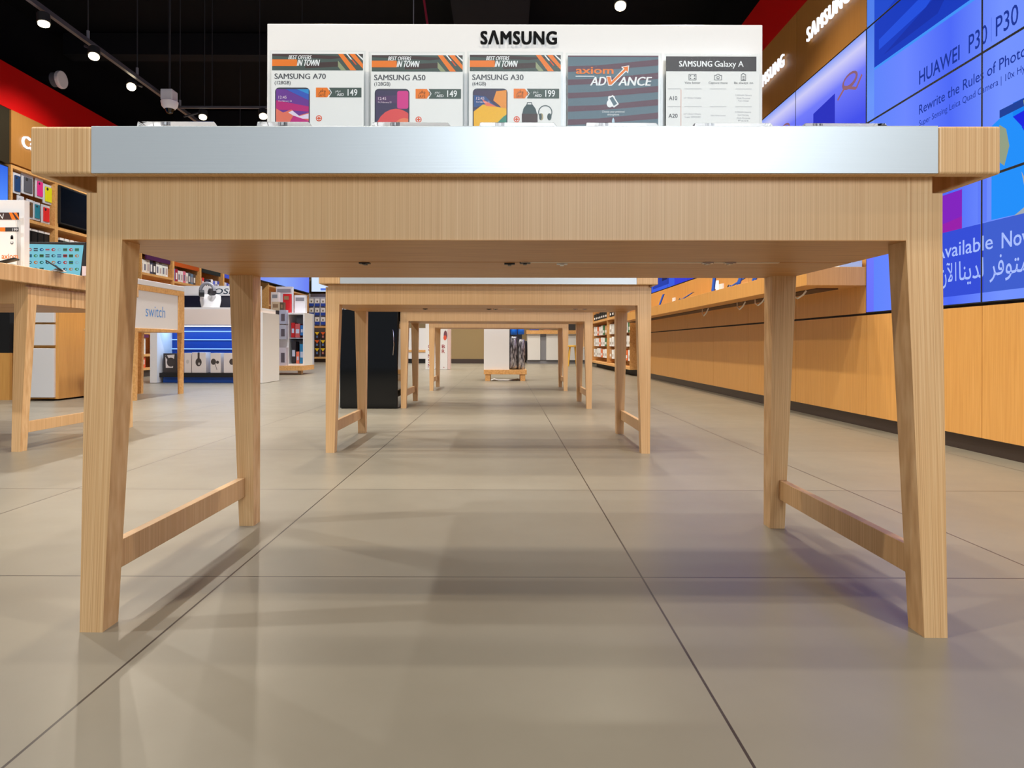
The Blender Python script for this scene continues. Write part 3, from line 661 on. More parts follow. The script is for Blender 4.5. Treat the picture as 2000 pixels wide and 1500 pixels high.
# ------------------------------------------------------------------ left wall
def lw(px, py, X=-5.45): return onx(px, py, X)
t = thing('wall_screen', 'bright blue wall screen at the left edge below the dark sign panel', 'screen', (-5.5, 6.95, 1.7))
MB().box(-5.62, -5.5, 6.3, 7.60, 1.7, 2.47, BLACK).build('bezel', t)
MB().box(-5.5, -5.498, 6.32, 7.59, 1.72, 2.455, screen_base('left_screen_blue', [(0, (44, 110, 235)), (.5, (80, 140, 255)), (1, (40, 96, 225))], 2, 1.7, 2.5)).build('display', t)
t = thing('wall_screen', 'switched off black wall screen beside the coloured phone cases', 'screen', (-5.5, 8.9, 1.98))
MB().box(-5.6, -5.47, 8.44, 9.40, 1.985, 2.45, BLACK).build('bezel', t)
MB().box(-5.47, -5.468, 8.455, 9.385, 2.0, 2.435, mat('off_screen', (12, 18, 28), .12)).build('display', t)
def bay(y0, y1, zs, lab, back=SHELF, d=.4):
    t = thing('wall_shelf_unit', lab, 'shelf', (XL-.1, (y0+y1)/2, 0), 'wooden shelf bays along the left wall')
    MB().box(-5.95, -5.9, y0, y1, .1, 2.5, back).build('back_panel', t)
    for y in (y0, y1-.03): MB().box(-5.9, XL, y, y+.03, .1, 2.5, SHELF).build('side_panel', t)
    for z in zs: MB().box(-5.9, XL, y0+.03, y1-.03, z, z+.035, SHELF).build('shelf', t)
    MB().box(-5.9, XL, y0+.03, y1-.03, 2.465, 2.5, SHELF).build('top_board', t)
    MB().box(-5.9, XL-.03, y0, y1, 0, .1, KICK).build('plinth', t)
    return t
bay(7.64, 8.42, [.1, .6, 1.1, 1.55, 1.905], 'wooden shelf bay holding pink, yellow and red phone cases')
bay(8.42, 9.42, [.1, .6, 1.1, 1.55, 1.905], 'wooden shelf bay behind the flag screen below the black wall screen')
bay(10.38, 11.40, [.1, .31, .65, 1.1, 1.56, 1.93], 'wooden shelf bay under the purple header strip')
bay(11.40, 12.42, [.1, .31, .65, 1.1, 1.52, 1.93], 'wooden shelf bay under the orange header strip')
bay(12.42, 13.44, [.1, .31, .65, 1.1, 1.48, 1.93], 'wooden shelf bay under the dark green header strip')
bay(13.44, 14.5, [.1, .31, .65, 1.1, 1.48, 1.93], 'wooden shelf bay under the blue header strip')
bay(16.0, 19.3, [.1, .31, .65, 1.1, 1.40, 1.85], 'far wooden shelf bay under the pale blue screens near the end wall')
def case(px0, px1, py0, py1, c, lab, back=None):
    (ya, z1), (yb, z0) = lw((px0), py0, -5.53), lw(px1, py1, -5.53)
    ym = (ya+yb)/2; z1 = H+(CY-py0)*ym/F; z0 = H+(CY-py1)*ym/F
    t = thing('phone_case_pack', lab, 'phone case', (-5.53, ym, z0), 'packed phone cases on the left wall')
    MB().box(-5.56, -5.545, ya, yb, z0, z1, back or ink(206, 210, 218)).build('pack', t, bevel=.004)
    dy = (yb-ya)*.16; dz = (z1-z0)*.1
    MB().box(-5.545, -5.53, ya+dy, yb-dy, z0+dz, z1-dz*1.4, c).build('case', t, bevel=.006)
    MB().tube([(-5.53, ya+dy*2, z1-dz*2.6), (-5.526, ya+dy*2, z1-dz*2.6)], (yb-ya)*.1, DARK, 10).build('camera_cutout', t)
    MB().box(-5.58, -5.5605, ym-.006, ym+.006, z1, z1+.012, CHROME).build('peg', t)
case(27, 42, 340, 381, ink(30, 66, 116), 'navy blue phone case pack, first in the upper row')
case(44, 67, 344, 383, ink(92, 94, 104), 'grey phone case pack in the upper row')
case(71, 86, 352, 390, ink(232, 50, 140), 'bright pink phone case pack in the upper row')
case(86, 104, 363, 401, ink(226, 226, 20), 'bright yellow phone case pack in the upper row')
case(36, 49, 385, 425, ink(200, 204, 210), 'clear phone case pack at the start of the lower row')
case(54, 66, 392, 430, ink(110, 84, 62), 'clear phone case pack with brown insert in the lower row')
case(67, 80, 397, 433, ink(40, 130, 150), 'teal phone case pack in the lower row')
case(83, 99, 403, 439, ink(232, 44, 44), 'bright red phone case pack in the lower row')
for k in range(5):
    px = 50+12*k; y0, z = lw(px, 460+k*3, -5.56); y1, _ = lw(px+10, 460, -5.56)
    p = MB(); p.box(-5.66, -5.56, y0, y1, 1.94+.0-.36+.0, 1.83, BLACK); p.box(-5.665, -5.555, y0, y1, 1.83, 1.855, PAPER)
    if k == 0: p.box(-5.559, -5.558, y0+.03, y1-.03, 1.66, 1.78, ink(40, 70, 210))
    tag(p.build('watch_box'), 'black box with white top under the phone cases, %s along the shelf' % ORD[k], 'box', 'black boxes below the phone cases')
for k in range(5):
    px = 116+10*k; y0, z = lw(px, 470, -5.56); y1, _ = lw(px+7, 470, -5.56)
    p = MB(); p.box(-5.66, -5.56, y0, y1, 1.585, 1.80, ink(60, 84, 62) if k % 2 else BLACK); p.box(-5.665, -5.555, y0, y1, 1.80, 1.83, PAPER)
    tag(p.build('accessory_box'), 'small dark box with white cap under the black wall screen, %s along the shelf' % ORD[k], 'box', 'small boxes under the black wall screen')
# Ca letters and header strips
a = Art(1); a.text('Ca', 7.80, 2.745, .135, SIGNLIT, 0, w=.23, bold=.06)
lm = MB(); a.emit(lm, lambda u, v, l: (XL+.012, u, v)); so = lm.build('sign_letters'); tag(so, 'lit white letters on the wood sign panel above the phone cases', 'sign')
q = so.modifiers.new('depth', 'SOLIDIFY'); q.thickness = .02; q.offset = 0
for y0, y1, c, n in ((10.55, 11.3, (72, 24, 74), 'purple'), (11.45, 12.36, (190, 84, 26), 'orange'), (12.46, 13.3, (20, 30, 32), 'dark green'), (13.5, 14.4, (60, 84, 220), 'blue')):
    tag(MB().box(-5.53, -5.505, y0, y1, 1.81, 1.928, ink(*c)).build('shelf_header'), '%s header strip above the row of boxes on the left wall' % n, 'header strip')
# row of product boxes seen under the front table
cols_ = [(236, 234, 230), (240, 236, 228), (226, 218, 206), (66, 70, 96), (60, 56, 60), (238, 240, 238), (236, 240, 236), (232, 236, 232), (236, 236, 236), (110, 126, 214), (170, 34, 66), (232, 226, 228), (240, 232, 236), (232, 120, 150), (236, 234, 232), (90, 96, 110), (110, 140, 170), (90, 80, 80), (150, 170, 200), (214, 50, 40), (34, 32, 44), (50, 48, 80), (40, 38, 54), (240, 236, 240), (90, 110, 220), (226, 226, 240), (70, 84, 190), (240, 226, 226), (220, 220, 236), (64, 80, 200), (180, 186, 236), (236, 232, 230)]
y = 10.43; k = 0
for c in cols_:
    if (y % 1.02) > 5: pass
    for yb in (11.40, 12.42, 13.44):
        if y-.005 < yb+.04 and y+.11 > yb-.04: y = yb+.045
    zb = 1.596 if y < 11.4 else 1.556 if y < 12.4 else 1.516
    hh = random.uniform(.185, .215)
    p = MB(); p.box(-5.64, -5.54, y, y+.09, zb, zb+hh, ink(*c))
    dark = sum(c) < 420
    p.box(-5.54, -5.5395, y+.02, y+.07, zb+.04, zb+hh-.06, PAPER if dark else ink(120, 120, 140) if k % 2 else ink(190, 170, 170))
    tag(p.build('product_box'), '%s box in the long row under the header strips, %s from its near end' % ('dark' if dark else 'white' if min(c) > 200 else 'coloured', ORD[k] if k < 20 else 'twenty '+ORD[k-20] if k < 40 else 'last'), 'box', 'product boxes in the row under the header strips')
    y += .096; k += 1
for px0, px1, py0, py1, c, lab, zb in ((263, 277, 655, 692, (214, 218, 206), 'white illustrated box on the low left shelf behind the switch table', .345), (281, 293, 660, 692, (226, 220, 212), 'cream box with dark stripe on the low left shelf', .345),
        (264, 272, 698, 722, (112, 92, 78), 'brown box on the lowest left shelf', .136), (273, 281, 699, 722, (40, 120, 190), 'bright blue box on the lowest left shelf', .136), (284, 293, 699, 722, (232, 96, 60), 'orange and white box on the lowest left shelf', .136)):
    (ya, z1), (yb, z0) = lw(px0, py0), lw(px1, py1); hh = (py1-py0)*10.4/F
    p = MB(); p.box(-5.6, -5.47-.05, ya, yb, zb, zb+hh, ink(*c)); p.box(-5.52, -5.519, ya+.03, yb-.03, zb+hh*.3, zb+hh*.7, ink(80, 150, 170) if 'illus' in lab else PAPER)
    tag(p.build('product_box'), lab, 'box')
tag(MB().box(-5.54, -5.505, 10.43, 10.62, .60, .65, ink(100, 44, 90)).build('shelf_header'), 'purple strip on the low left shelf', 'header strip')
# pale screens near the end wall
t = thing('wall_screen', 'pale blue wall screen high on the far left wall', 'screen', (-5.5, 16.9, 1.93))
MB().box(-5.56, -5.48, 15.2, 19.25, 1.93, 2.5, BLACK).build('bezel', t)
MB().box(-5.48, -5.478, 15.22, 19.23, 1.95, 2.48, screen_base('far_screen_blue', [(0, (120, 140, 245)), (.5, (136, 168, 250)), (1, (110, 132, 245))], 1, 15, 19)).build('display', t)
t = thing('wall_screen', 'bright white and blue wall screen on the end wall', 'screen', (-4.9, 19.44, 1.99))
MB().box(-5.46, -4.2, 19.40, 19.5, 1.99, 2.5, BLACK).build('bezel', t)
sm = MB(); sm.box(-5.455, -4.205, 19.398, 19.40, 1.995, 2.495, ink(214, 232, 255, 1)); sm.box(-5.2, -4.3, 19.396, 19.398, 2.03, 2.09, ink(80, 120, 225, 1)); sm.build('display', t)
# end wall shelving with packs
t = thing('wall_shelving', 'wooden shelving on the end wall with white, blue and black packs', 'shelf', (-4.9, 19.6, 0))
MB().box(-5.75, -3.9, 19.62, 19.66, .1, 1.95, mat('shelf_grey_back', (190, 188, 196), .6)).build('back_panel', t)
for x in (-5.79, -3.93): MB().box(x, x+.04, 19.35, 19.66, .1, 1.95, SHELF).build('side_panel', t)
for z in (.10, .97): MB().box(-5.75, -3.93, 19.32, 19.62, z, z+.05, SHELF).build('shelf', t)
MB().box(-5.75, -3.93, 19.4, 19.62, 0, .1, KICK).build('plinth', t)
BLU = ink(34, 72, 170)
for r, (z0, c1, nm) in enumerate(((1.58, 0, 'top'), (1.32, 0, 'second'), (1.06, 0, 'third'), (.64, 1, 'fourth'), (.41, 1, 'fifth'), (.18, 1, 'lowest'))):
    for k in range(10):
        x = -5.69+.165*k; p = MB()
        if c1 == 0:
            p.box(x, x+.13, 19.40, 19.44, z0, z0+.085, BLU); p.box(x+.005, x+.125, 19.40, 19.44, z0+.085, z0+.215, PAPER); p.box(x+.045, x+.085, 19.398, 19.40, z0+.11, z0+.16, ink(120, 110, 90))
        else:
            p.box(x, x+.13, 19.40, 19.44, z0, z0+.21, ink(44, 30, 30)); p.poly = None
            p.add([(x, 19.398, z0+.21), (x+.13, 19.398, z0+.21), (x+.065, 19.398, z0+.12)], [(0, 1, 2)], ink(240, 200, 40) if (k+r) % 3 else ink(232, 96, 36))
            p.box(x+.04, x+.09, 19.397, 19.399, z0+.05, z0+.11, ink(190, 120, 110) if (k*r) % 2 else ink(90, 120, 170))
        tag(p.build('accessory_pack'), '%s pack in the %s row on the end wall shelving, %s along' % ('white and blue' if c1 == 0 else 'black and yellow', nm, ORD[k]), 'pack', 'packs on the end wall shelving')
        MB().box(x+.06, x+.07, 19.42, 19.62, z0+.215, z0+.222, CHROME).build('peg', t)

# ------------------------------------------------------------------ things on the left display table
t = thing('sign_board', 'white sign board with offer card on the left display table', 'sign', (-2.9, 3.5, .86))
MB().box(-3.55, -2.45, 3.5, 3.54, .8605, 1.236, GLOSSW).build('board', t, bevel=.002)
c3 = F/3.48
t = thing('card_holder', 'acrylic holder with offer card on the left display table', 'card holder', (-2.62, 3.48, .86))
MB().box(-2.74, -2.474, 3.478, 3.480, .8605, 1.16, PAPER).build('card_backing', t)
cm = MB(); cm.box(-2.735, -2.478, 3.476, 3.478, .865, 1.155, PAPER)
a = Art(); a.rect(-20, 418, 38, 432, BAN2); a.poly([(18, 418), (24, 418), (32, 432), (24, 432)], ORANGE, 2); a.poly([(27, 418), (33, 418), (38, 428), (38, 432)], ORANGE, 2); a.text('N', -3, 430, 10, WINK, 2, shear=.2)
a.rect(-10, 447, 11, 455, ORANGE, 1); a.rect(11, 447, 37, 455, DARK, 1); a.text('199', 25, 454, 5.5, WINK, 2)
a.ell(24, 466, 2.6, 4, BLACK); a.rect(21.4, 466, 26.6, 470, BLACK); a.ell(24, 477, 2.8, 3.4, DARK); a.ell(24, 476, 1.7, 2.3, PAPER, 1.5)
a.text('axiom', 4, 508, 10, ORANGE, 2, w=32, bold=.05)
a.emit(cm, lambda u, v, l: ((u-CX)/c3, 3.4755-.0002*l, H+(CY-v)/c3)); cm.build('printed_card', t)
def pstand(lab, ax, ay, bx, by, Y, side):
    A_, B_ = at(ax, ay, Y), at(bx, by, Y); c = (A_+B_)/2
    t = thing('phone_display', lab, 'phone', (c.x, Y+.04, .86), 'phones on the left display table')
    MB().hexa([(c.x-.035, Y+.02, .8605), (c.x+.025, Y+.02, .8605), (c.x+.025, Y+.07, .8605), (c.x-.035, Y+.07, .8605)], [(c.x-.012, Y+.03, c.z-.008), (c.x+.006, Y+.03, c.z-.008), (c.x+.006, Y+.06, c.z-.008), (c.x-.012, Y+.06, c.z-.008)], mat('stand_silver', (190, 186, 182), .4, .3)).build('stand', t, bevel=.003)
    d = Vector((side*.055, .11, .006)); n = Vector((0, 0, .007))
    p = MB().hexa([B_, A_, A_+d, B_+d], [B_+n, A_+n, A_+d+n, B_+d+n], BLACK).build('phone', t, bevel=.002)
    MB().hexa([B_.lerp(A_, .06)+n*1.05+d*.05, B_.lerp(A_, .94)+n*1.05+d*.05, B_.lerp(A_, .94)+n*1.05+d*.95, B_.lerp(A_, .06)+n*1.05+d*.95],
        [B_.lerp(A_, .06)+n*1.15+d*.05, B_.lerp(A_, .94)+n*1.15+d*.05, B_.lerp(A_, .94)+n*1.15+d*.95, B_.lerp(A_, .06)+n*1.15+d*.95], BLACKG).build('display', p)
pstand('tilted black phone on a silver stand in front of the flag screen', 88, 512, 121, 532, 3.36, -1)
pstand('tilted phone on a stand in front of the white sign board on the left', 28, 508, -8, 517, 3.12, -1)
# flag screen
Yf = 3.72; kf = Yf/F
t = thing('all_in_one_screen', 'black framed screen with rows of small flag icons on cyan, on the left table', 'screen', ((106-CX)*kf, Yf+.03, .86))
X0, X1 = (48-CX)*kf, (166-CX)*kf
MB().box(X0, X1, Yf, Yf+.02, .866, H+(CY-475)*kf, BLACK).build('bezel', t, bevel=.003)
MB().box(X0+.08, X1-.08, Yf+.02, Yf+.12, .8605, .866, DARK).build('foot', t)
a = Art(); CYAN = mat('screen_cyan', (130, 208, 226), .4, emit=.85)
a.poly([(52, 479), (163, 481), (156, 541), (50, 538)], CYAN, 0)
rnd = random.Random(3); pal = [(40, 120, 110), (40, 90, 150), (60, 80, 90), (200, 60, 60), (70, 140, 80), (214, 130, 60), (60, 60, 70), (150, 200, 220), (96, 150, 120)]
for r, yy in enumerate((490, 502, 515, 528)):
    for k in range(9):
        xx = 58+11.5*k; c = pal[rnd.randrange(9)]
        if r == 3 and k in (3, 4, 5): continue
        if rnd.random() < .5: a.rect(xx-4, yy-3, xx+4, yy+3, ink(*c, .7), 1); a.rect(xx-4, yy-1, xx+4, yy+1, ink(*pal[rnd.randrange(9)], .7), 2)
        else: a.ell(xx, yy, 4, 3, ink(*c, .7), 1, 12); a.ell(xx+1, yy, 2, 1.6, CYAN, 2, 10)
sm = MB(); a.emit(sm, lambda u, v, l: ((u-CX)*kf, Yf-.0006-.0003*l, H+(CY-v)*kf)); sm.build('display', t)
p0, p1 = at(160, 522, 3.6), at(168, 543, 3.6)
tag(MB().box(p0.x, p1.x+.03, 3.6, 3.62, .8605, p0.z, ink(226, 206, 206)).build('standing_card'), 'small pinkish white card standing beside the flag screen', 'card')
# ------------------------------------------------------------------ cash desk with drawers behind the left table
t = thing('drawer_cabinet', 'wooden cabinet with three white drawer fronts behind the left table', 'cabinet', (-4.4, 6.5, 0))
MB().box(-4.25, -3.93, 6.05, 7.0, 0.015, 1.0, PANEL).build('body', t, bevel=.002)
for z0, z1 in ((.02+.01, .462), (.488, .672), (.69, .96)): MB().box(-4.235, -3.955, 6.02, 6.05, z0, z1, WHITE).build('drawer', t, bevel=.003)['label'] = 'white drawer front'
t = thing('counter_cabinet', 'orange wood cabinet with black upper panel at the left edge', 'cabinet', (-4.8, 6.3, 0))
MB().box(-5.2, -4.40, 6.1, 6.9, 0, .42, PANEL).build('base', t)
MB().box(-5.2, -4.40, 6.1, 6.9, .42, .95, BLACK).build('upper_panel', t)['label'] = 'black upper panel'
# ------------------------------------------------------------------ switch table
t = thing('display_stand', 'white sided table with wooden frame and blue switch lettering on its side', 'display table', (-3.6, 6.4, 0))
XS = -3.26
m = MB(); m.box(-3.68, XS-.012, 6.03, 6.96, .635, 1.0, WHITE); m.build('body', t)
MB().box(XS-.012, XS-.006, 6.04, 6.86, .645, .985, WHITE).build('side_panel', t)
f = MB(); f.box(XS-.03, XS, 6.03, 6.99, .985, 1.035, SHELF); f.box(XS-.03, XS, 6.87, 6.99, .616, .985, SHELF); f.box(XS-.03, XS, 6.03, 6.87, .616, .645, SHELF); f.box(-3.70, XS-.03, 6.03, 6.99, .616, .635, SHELF); f.box(-3.70, XS-.03, 6.965, 6.99, .635, 1.0, SHELF); f.build('frame', t, bevel=.002)
MB().box(-3.70, XS, 6.03, 6.99, 1.036, 1.085, WHITE).build('table_top', t, bevel=.003)
for x, y in ((XS-.05, 6.94), (-3.72, 6.94), (XS-.05, 6.06), (-3.69, 6.06)): MB().loft([[(x+.008, y, 0), (x+.048, y, 0), (x+.048, y+.04, 0), (x+.008, y+.04, 0)], [(x, y, .616), (x+.05, y, .616), (x+.05, y+.05, .616), (x, y+.05, .616)]], SHELF).build('leg', t)
a = Art(1); a.text('switch', 6.245, .755, .105, ink(96, 156, 222), 1, w=.36)
lm = MB(); a.emit(lm, lambda u, v, l: (XS-.0055, u, v)); lm.build('lettering', t)['label'] = 'blue lettering'
for px, py, lab, c, wd in ((312, 545, 'white leaflet stack on the switch table', PAPER, .16), (335, 550, 'pale yellow leaflet on the switch table', ink(236, 232, 200), .13)):
    Y = F*3.5/(CX-px)*.95 if px < 320 else 6.75; tag(MB().box(-3.6, -3.4, Y-.09, Y+.12, 1.086, 1.10 if wd > .15 else 1.092, c).build('leaflet', bevel=.001), lab, 'leaflet')
# ------------------------------------------------------------------ headphone display
t = thing('headphone_display', 'white display unit with lit blue slat wall and slanted brand sign', 'display unit', (-3.8, 9.1, 0))
xa, xb, ya, yb = -4.544, -3.10, 8.8, 9.45
MB().box(xa, xa+.09, ya, yb, 0.005, .75, WHITE).build('side_panel', t); MB().box(xb-.05, xb, ya, yb, .005, .912, WHITE).build('side_panel', t)
MB().box(xa, xb-.05, ya, yb, .752, .952, mat('counter_cream', (232, 218, 206), .4)).build('counter', t)
MB().box(xa, xb-.05, ya+.002, yb, .952, .975, WHITE).build('counter_top', t)
BL = mat('slat_blue', (14, 62, 146), .4)
MB().box(xa+.09, xb-.05, 9.2, 9.25, .06, .75, BL).build('slat_wall', t)
for z in (.735, .665, .555, .432): MB().box(xa+.09, xb-.05, 9.185, 9.2, z, z+.014, mat('led_blue', (140, 190, 255), .5, emit=1.2) if z < .7 else LED).build('led_line', t)
MB().box(xa+.09, xb-.05, 8.86, 9.2, .075, .13, BLACK).build('platform', t)
MB().box(xa+.12, xb-.05, 8.9, 9.2, 0.003, .075, mat('base_blue', (20, 84, 180), .3)).build('plinth', t)
MB().box(xa+.02, -3.34, 9.40, 9.45, .975, 1.30, WHITE).build('header', t)
MB().box(xa+.03, -3.34, 9.385, 9.40, .98, 1.165, mat('screen_dark', (26, 26, 40), .2)).build('back_screen', t)
a = Art(1); a.text('BOSE', -4.07, 1.19, .075, ink(40, 60, 74), 1, w=.36, shear=.25, bold=.06)
lm = MB(); a.emit(lm, lambda u, v, l: (u, 9.398, v)); lm.build('lettering', t)['label'] = 'dark slanted lettering'
bl = bpy.data.lights.new('slat_glow', 'AREA'); bl.shape = 'RECTANGLE'; bl.size = 1.2; bl.size_y = .2; bl.energy = 6; bl.color = (.35, .6, 1)
bo = bpy.data.objects.new('slat_glow', bl); COL.objects.link(bo); bo.location = (-3.83, 9.0, .735)
k9 = 8.9/F
for px0, px1, py0, py1, kind, lab in ((319, 345, 692, 728, 0, 'dark headphone box with black headphone picture at the left of the slat wall'), (360, 373, 691, 724, 1, 'plain white headphone box beside the wooden leg'),
        (375, 402, 690, 727, 2, 'white headphone box with a single round headphone picture'), (411, 431, 691, 726, 3, 'white earphone box with small earphone picture'), (437, 461, 691, 726, 4, 'white earphone box nearest the rear table leg')):
    x0, x1 = max((px0-CX)*k9, xa+.1), (px1-CX)*k9; z1 = H+(CY-py0)*k9; z0 = .1305
    t = thing('headphone_box', lab, 'box', ((x0+x1)/2, 9.0, z0), 'headphone boxes on the slat wall')
    MB().box(x0, x1, 8.9, 9.05, z0, z1, ink(60, 54, 52) if kind == 0 else ink(226, 214, 204)).build('carton', t, bevel=.002)
    a = Art(); cx_ = (px0+px1)/2; DK = ink(70, 62, 58)
    if kind == 0: a.poly([(px0+4, py0+4), (px1-4, py0+2), (px1-7, py0+28), (px0+5, py0+28)], ink(226, 214, 204)); a.ell(cx_+2, py0+17, 8, 9, DK, 2); a.line([(cx_-8, py0+4), (cx_-3, py0+12)], 4, DK, 2)
    elif kind == 2: a.ell(cx_-.5, py0+19, 6, 8, DK); a.ell(cx_+.5, py0+22, 2, 2.5, ink(190, 180, 170), 2); a.line([(cx_-.5, py0), (cx_-.5, py0+12)], 4, DK)
    elif kind == 3: a.ell(cx_-4, py0+17, 5, 6, DK); a.ell(cx_+4, py0+18, 3, 3, DK); a.line([(cx_-1, py0+21), (cx_+3, py0+33)], 1, DK)
    elif kind == 4: a.ell(cx_+4, py0+17, 5, 6, DK); a.line([(cx_+6, py0+21), (cx_+9, py0+32)], 1, DK)
    else: a.ell(cx_, py0+17, 3, 4, ink(200, 190, 180))
    lm = MB(); a.emit(lm, lambda u, v, l: ((u-CX)*k9, 8.8996-.0004*l, H+(CY-v)*k9)); lm.build('print', t)
# headphone on white stand
c = at(411, 604, 9.1)
t = thing('headphone_stand', 'white tapered headphone stand on the lit display counter', 'stand', (c.x, 9.1, .975))
def ring(z, wx, wy, n=20): return [(c.x+wx*math.cos(2*PI*i/n), 9.1+wy*math.sin(2*PI*i/n), z) for i in range(n)]
MB().loft([ring(.9755, .09, .06), ring(.99, .12, .075), ring(1.08, .14, .07), ring(1.14, .137, .05), ring(1.16, .1, .03)], GLOSSW).build('stand_body', t, smooth=True)
t = thing('headphones', 'black and silver headphones on the white tapered stand', 'headphones', (c.x, 9.1, 1.14))
MB().tube([(c.x+.09*math.cos(PI-PI*i/14), 9.0, 1.20+.10*math.sin(PI*i/14)) for i in range(15)], .022, GREY).build('headband', t, smooth=True)
for s, zz, yy, mm in ((-1, 1.165, 8.98, BLACK), (1, 1.185, 9.02, DARK)): MB().tube([(c.x+s*.035, yy, zz), (c.x+s*.085, yy-.03, zz)], .045, mm, 18).build('ear_cup', t, smooth=True)
# ------------------------------------------------------------------ product gondola on the left aisle
kg = 11.4/F
t = thing('gondola_shelf', 'white product gondola on wooden base near the end of the left aisle', 'shelf', (-3.7, 11.7, 0))
x0, x1 = (520-CX)*kg, (594-CX)*kg
MB().box(x0, (562-CX)*kg, 11.45, 12.0, .15, 1.03, WHITE).build('pegboard', t)
xm = (562-CX)*kg
MB().box(xm, x1, 11.9, 12.0, .15, 1.03, mat('gondola_grey', (186, 190, 204), .5)).build('back_panel', t)
for z in (.15, 1.0): MB().box(xm, x1, 11.42, 11.9, z, z+.03, WHITE).build('shelf', t)
MB().box(x1-.025, x1, 11.42, 11.9, .18, 1.0, WHITE).build('side_panel', t)
MB().box(x0, x1, 11.3, 12.0, .07, .15, SHELF).build('base', t)
for x in (x0+.05, x1-.12): MB().box(x, x+.06, 11.45, 11.55, 0, .07, OAK).build('leg', t)
gk = 11.40/F
items = [(533, 546, 680, 716, (196, 188, 196), 'grey box with dark window, lower left on the gondola'), (548, 561, 680, 716, (200, 192, 200), 'grey box with dark window, lower right on the gondola'),
    (534, 546, 643, 665, (70, 66, 66), 'black box on the left column of the gondola'), (548, 561, 607, 634, (170, 172, 190), 'upper grey box with dark window on the gondola'), (548, 561, 636, 664, (176, 176, 188), 'middle grey box with dark window on the gondola'), (538, 546, 608, 630, (60, 52, 52), 'narrow dark box beside the upper grey box')]
for px0, px1, py0, py1, cc, lab in items:
    p = MB(); X0, X1, Z1, Z0 = (px0-CX)*gk, (px1-CX)*gk, H+(CY-py0)*gk, H+(CY-py1)*gk
    p.box(X0, X1, 11.33, 11.4495, .1505 if Z0 < .25 else Z0, Z1, ink(*cc)); p.box(X0+.03, X1-.02, 11.328, 11.33, Z0+(Z1-Z0)*.2, Z0+(Z1-Z0)*.72, ink(92, 84, 92))
    tag(p.build('speaker_box'), lab, 'box', 'boxes on the product gondola')
for px0, px1, py0, py1, cc, lab in ((565, 572, 631, 660, (190, 24, 30), 'red box on the gondola shelf'), (573, 582, 633, 660, (200, 90, 90), 'red and white box with phone picture on the gondola shelf'), (583, 589, 636, 656, (40, 110, 180), 'small blue box on the upper gondola shelf'),
        (566, 574, 668, 710, (44, 40, 44), 'tall black box on the lower gondola shelf'), (575, 581, 688, 712, (236, 120, 90), 'orange and white box on the lower gondola shelf'), (582, 590, 673, 711, (40, 130, 180), 'tall blue box on the lower gondola shelf')):
    X0, X1, Z1, Z0 = (px0-CX)*gk, (px1-CX)*gk, H+(CY-py0)*gk, H+(CY-py1)*gk
    p = MB(); p.box(X0, X1, 11.5, 11.7 if Z0 < .3 else 11.7, max(Z0, .181), Z1, ink(*cc))
    p.box(X0+.01, X1-.01, 11.498, 11.5, Z0+(Z1-Z0)*.3, Z0+(Z1-Z0)*.6, ink(190, 200, 220))
    tag(p.build('product_box'), lab, 'box', 'boxes in the open side of the gondola')
MB().box(xm, x1-.025, 11.5, 11.9, .60, .612, mat('gondola_grey', (186, 190, 204))).build('shelf', t)
zt = 1.031
for px0, px1, py0, py1, cc, lab, y_ in ((521, 536, 570, 612, (226, 218, 212), 'cream box on top of the gondola next to the rear table leg', 11.60), (524, 556, 557, 590, (214, 214, 218), 'large pale grey box with grey band on top of the gondola', 11.78),
        (544, 558, 573, 583, (208, 30, 36), 'small red box on top of the gondola', 11.62), (528, 543, 590, 606, (206, 184, 150), 'tan carton on top of the gondola', 11.46), (543, 551, 591, 606, (92, 78, 58), 'dark brown box on top of the gondola', 11.48), (564, 586, 575, 594, (232, 232, 234), 'white box on top of the open side of the gondola', 11.7)):
    X0, X1 = (px0-CX)*gk, (px1-CX)*gk; Z1 = H+(CY-py0)*gk
    p = MB(); p.box(X0, X1, y_, y_+.1, zt, Z1, ink(*cc)); p.box(X0+.02, X1-.02, y_-.002, y_, Z1-.1, Z1-.04, GREY if cc[0] > 200 and cc[1] > 200 else ink(150, 120, 90))
    tag(p.build('product_box'), lab, 'box', 'boxes on top of the gondola')
# ------------------------------------------------------------------ black glass cabinet, standee, small gondola, far counters, stools
t = thing('glass_cabinet', 'glossy black glass cabinet standing on the floor behind the second table', 'cabinet', (-1.05, 5.55, 0))
MB().box(-1.29, -.835, 5.385, 5.85, 0.005, .778, BLACKG).build('cabinet_body', t, bevel=.003)
gd = MB().box(-1.285, -.84, 5.378, 5.384, .02, .77, BLACKG); gd = gd.build('door', t, bevel=.001)
MB().box(-1.28, -.845, 5.395, 5.84, 0, .005, BLACK).build('foot', t)
MB().tube([(-.872, 5.37, .42), (-.865, 5.366, .5), (-.868, 5.366, .6), (-.874, 5.37, .62)], .004, CHROME).build('door_handle', gd, smooth=True)
ks = 13.9/F
t = thing('standee', 'white standing sign with dark red capital letters in columns', 'sign', (-1.4, 14.0, 0))
MB().box((831-CX)*ks, (874-CX)*ks, 13.9, 13.96, 0.003, 1.0, WHITE).build('board', t)
MB().box((874.2-CX)*ks, (879-CX)*ks, 13.91, 14.2, 0.003, 1.0, ink(224, 196, 190)).build('side_board', t)
a = Art(); RL = ink(150, 24, 40)
for r, row in enumerate((((839, 'G'), (853, 'A'), (866, 'B')), ((839, 'Y'), (853, 'E'), (866, 'R')), ((839, 'N'), (853, 'V')), ((839, 'S'), (853, 'A')), ((839, 'N'), (853, 'J'), (867, '.')))):
    for x, ch in row: a.text(ch, x, 680.5+9.4*r, 7, RL, 1, w=(2 if ch == '.' else 6), bold=.07, align='c')
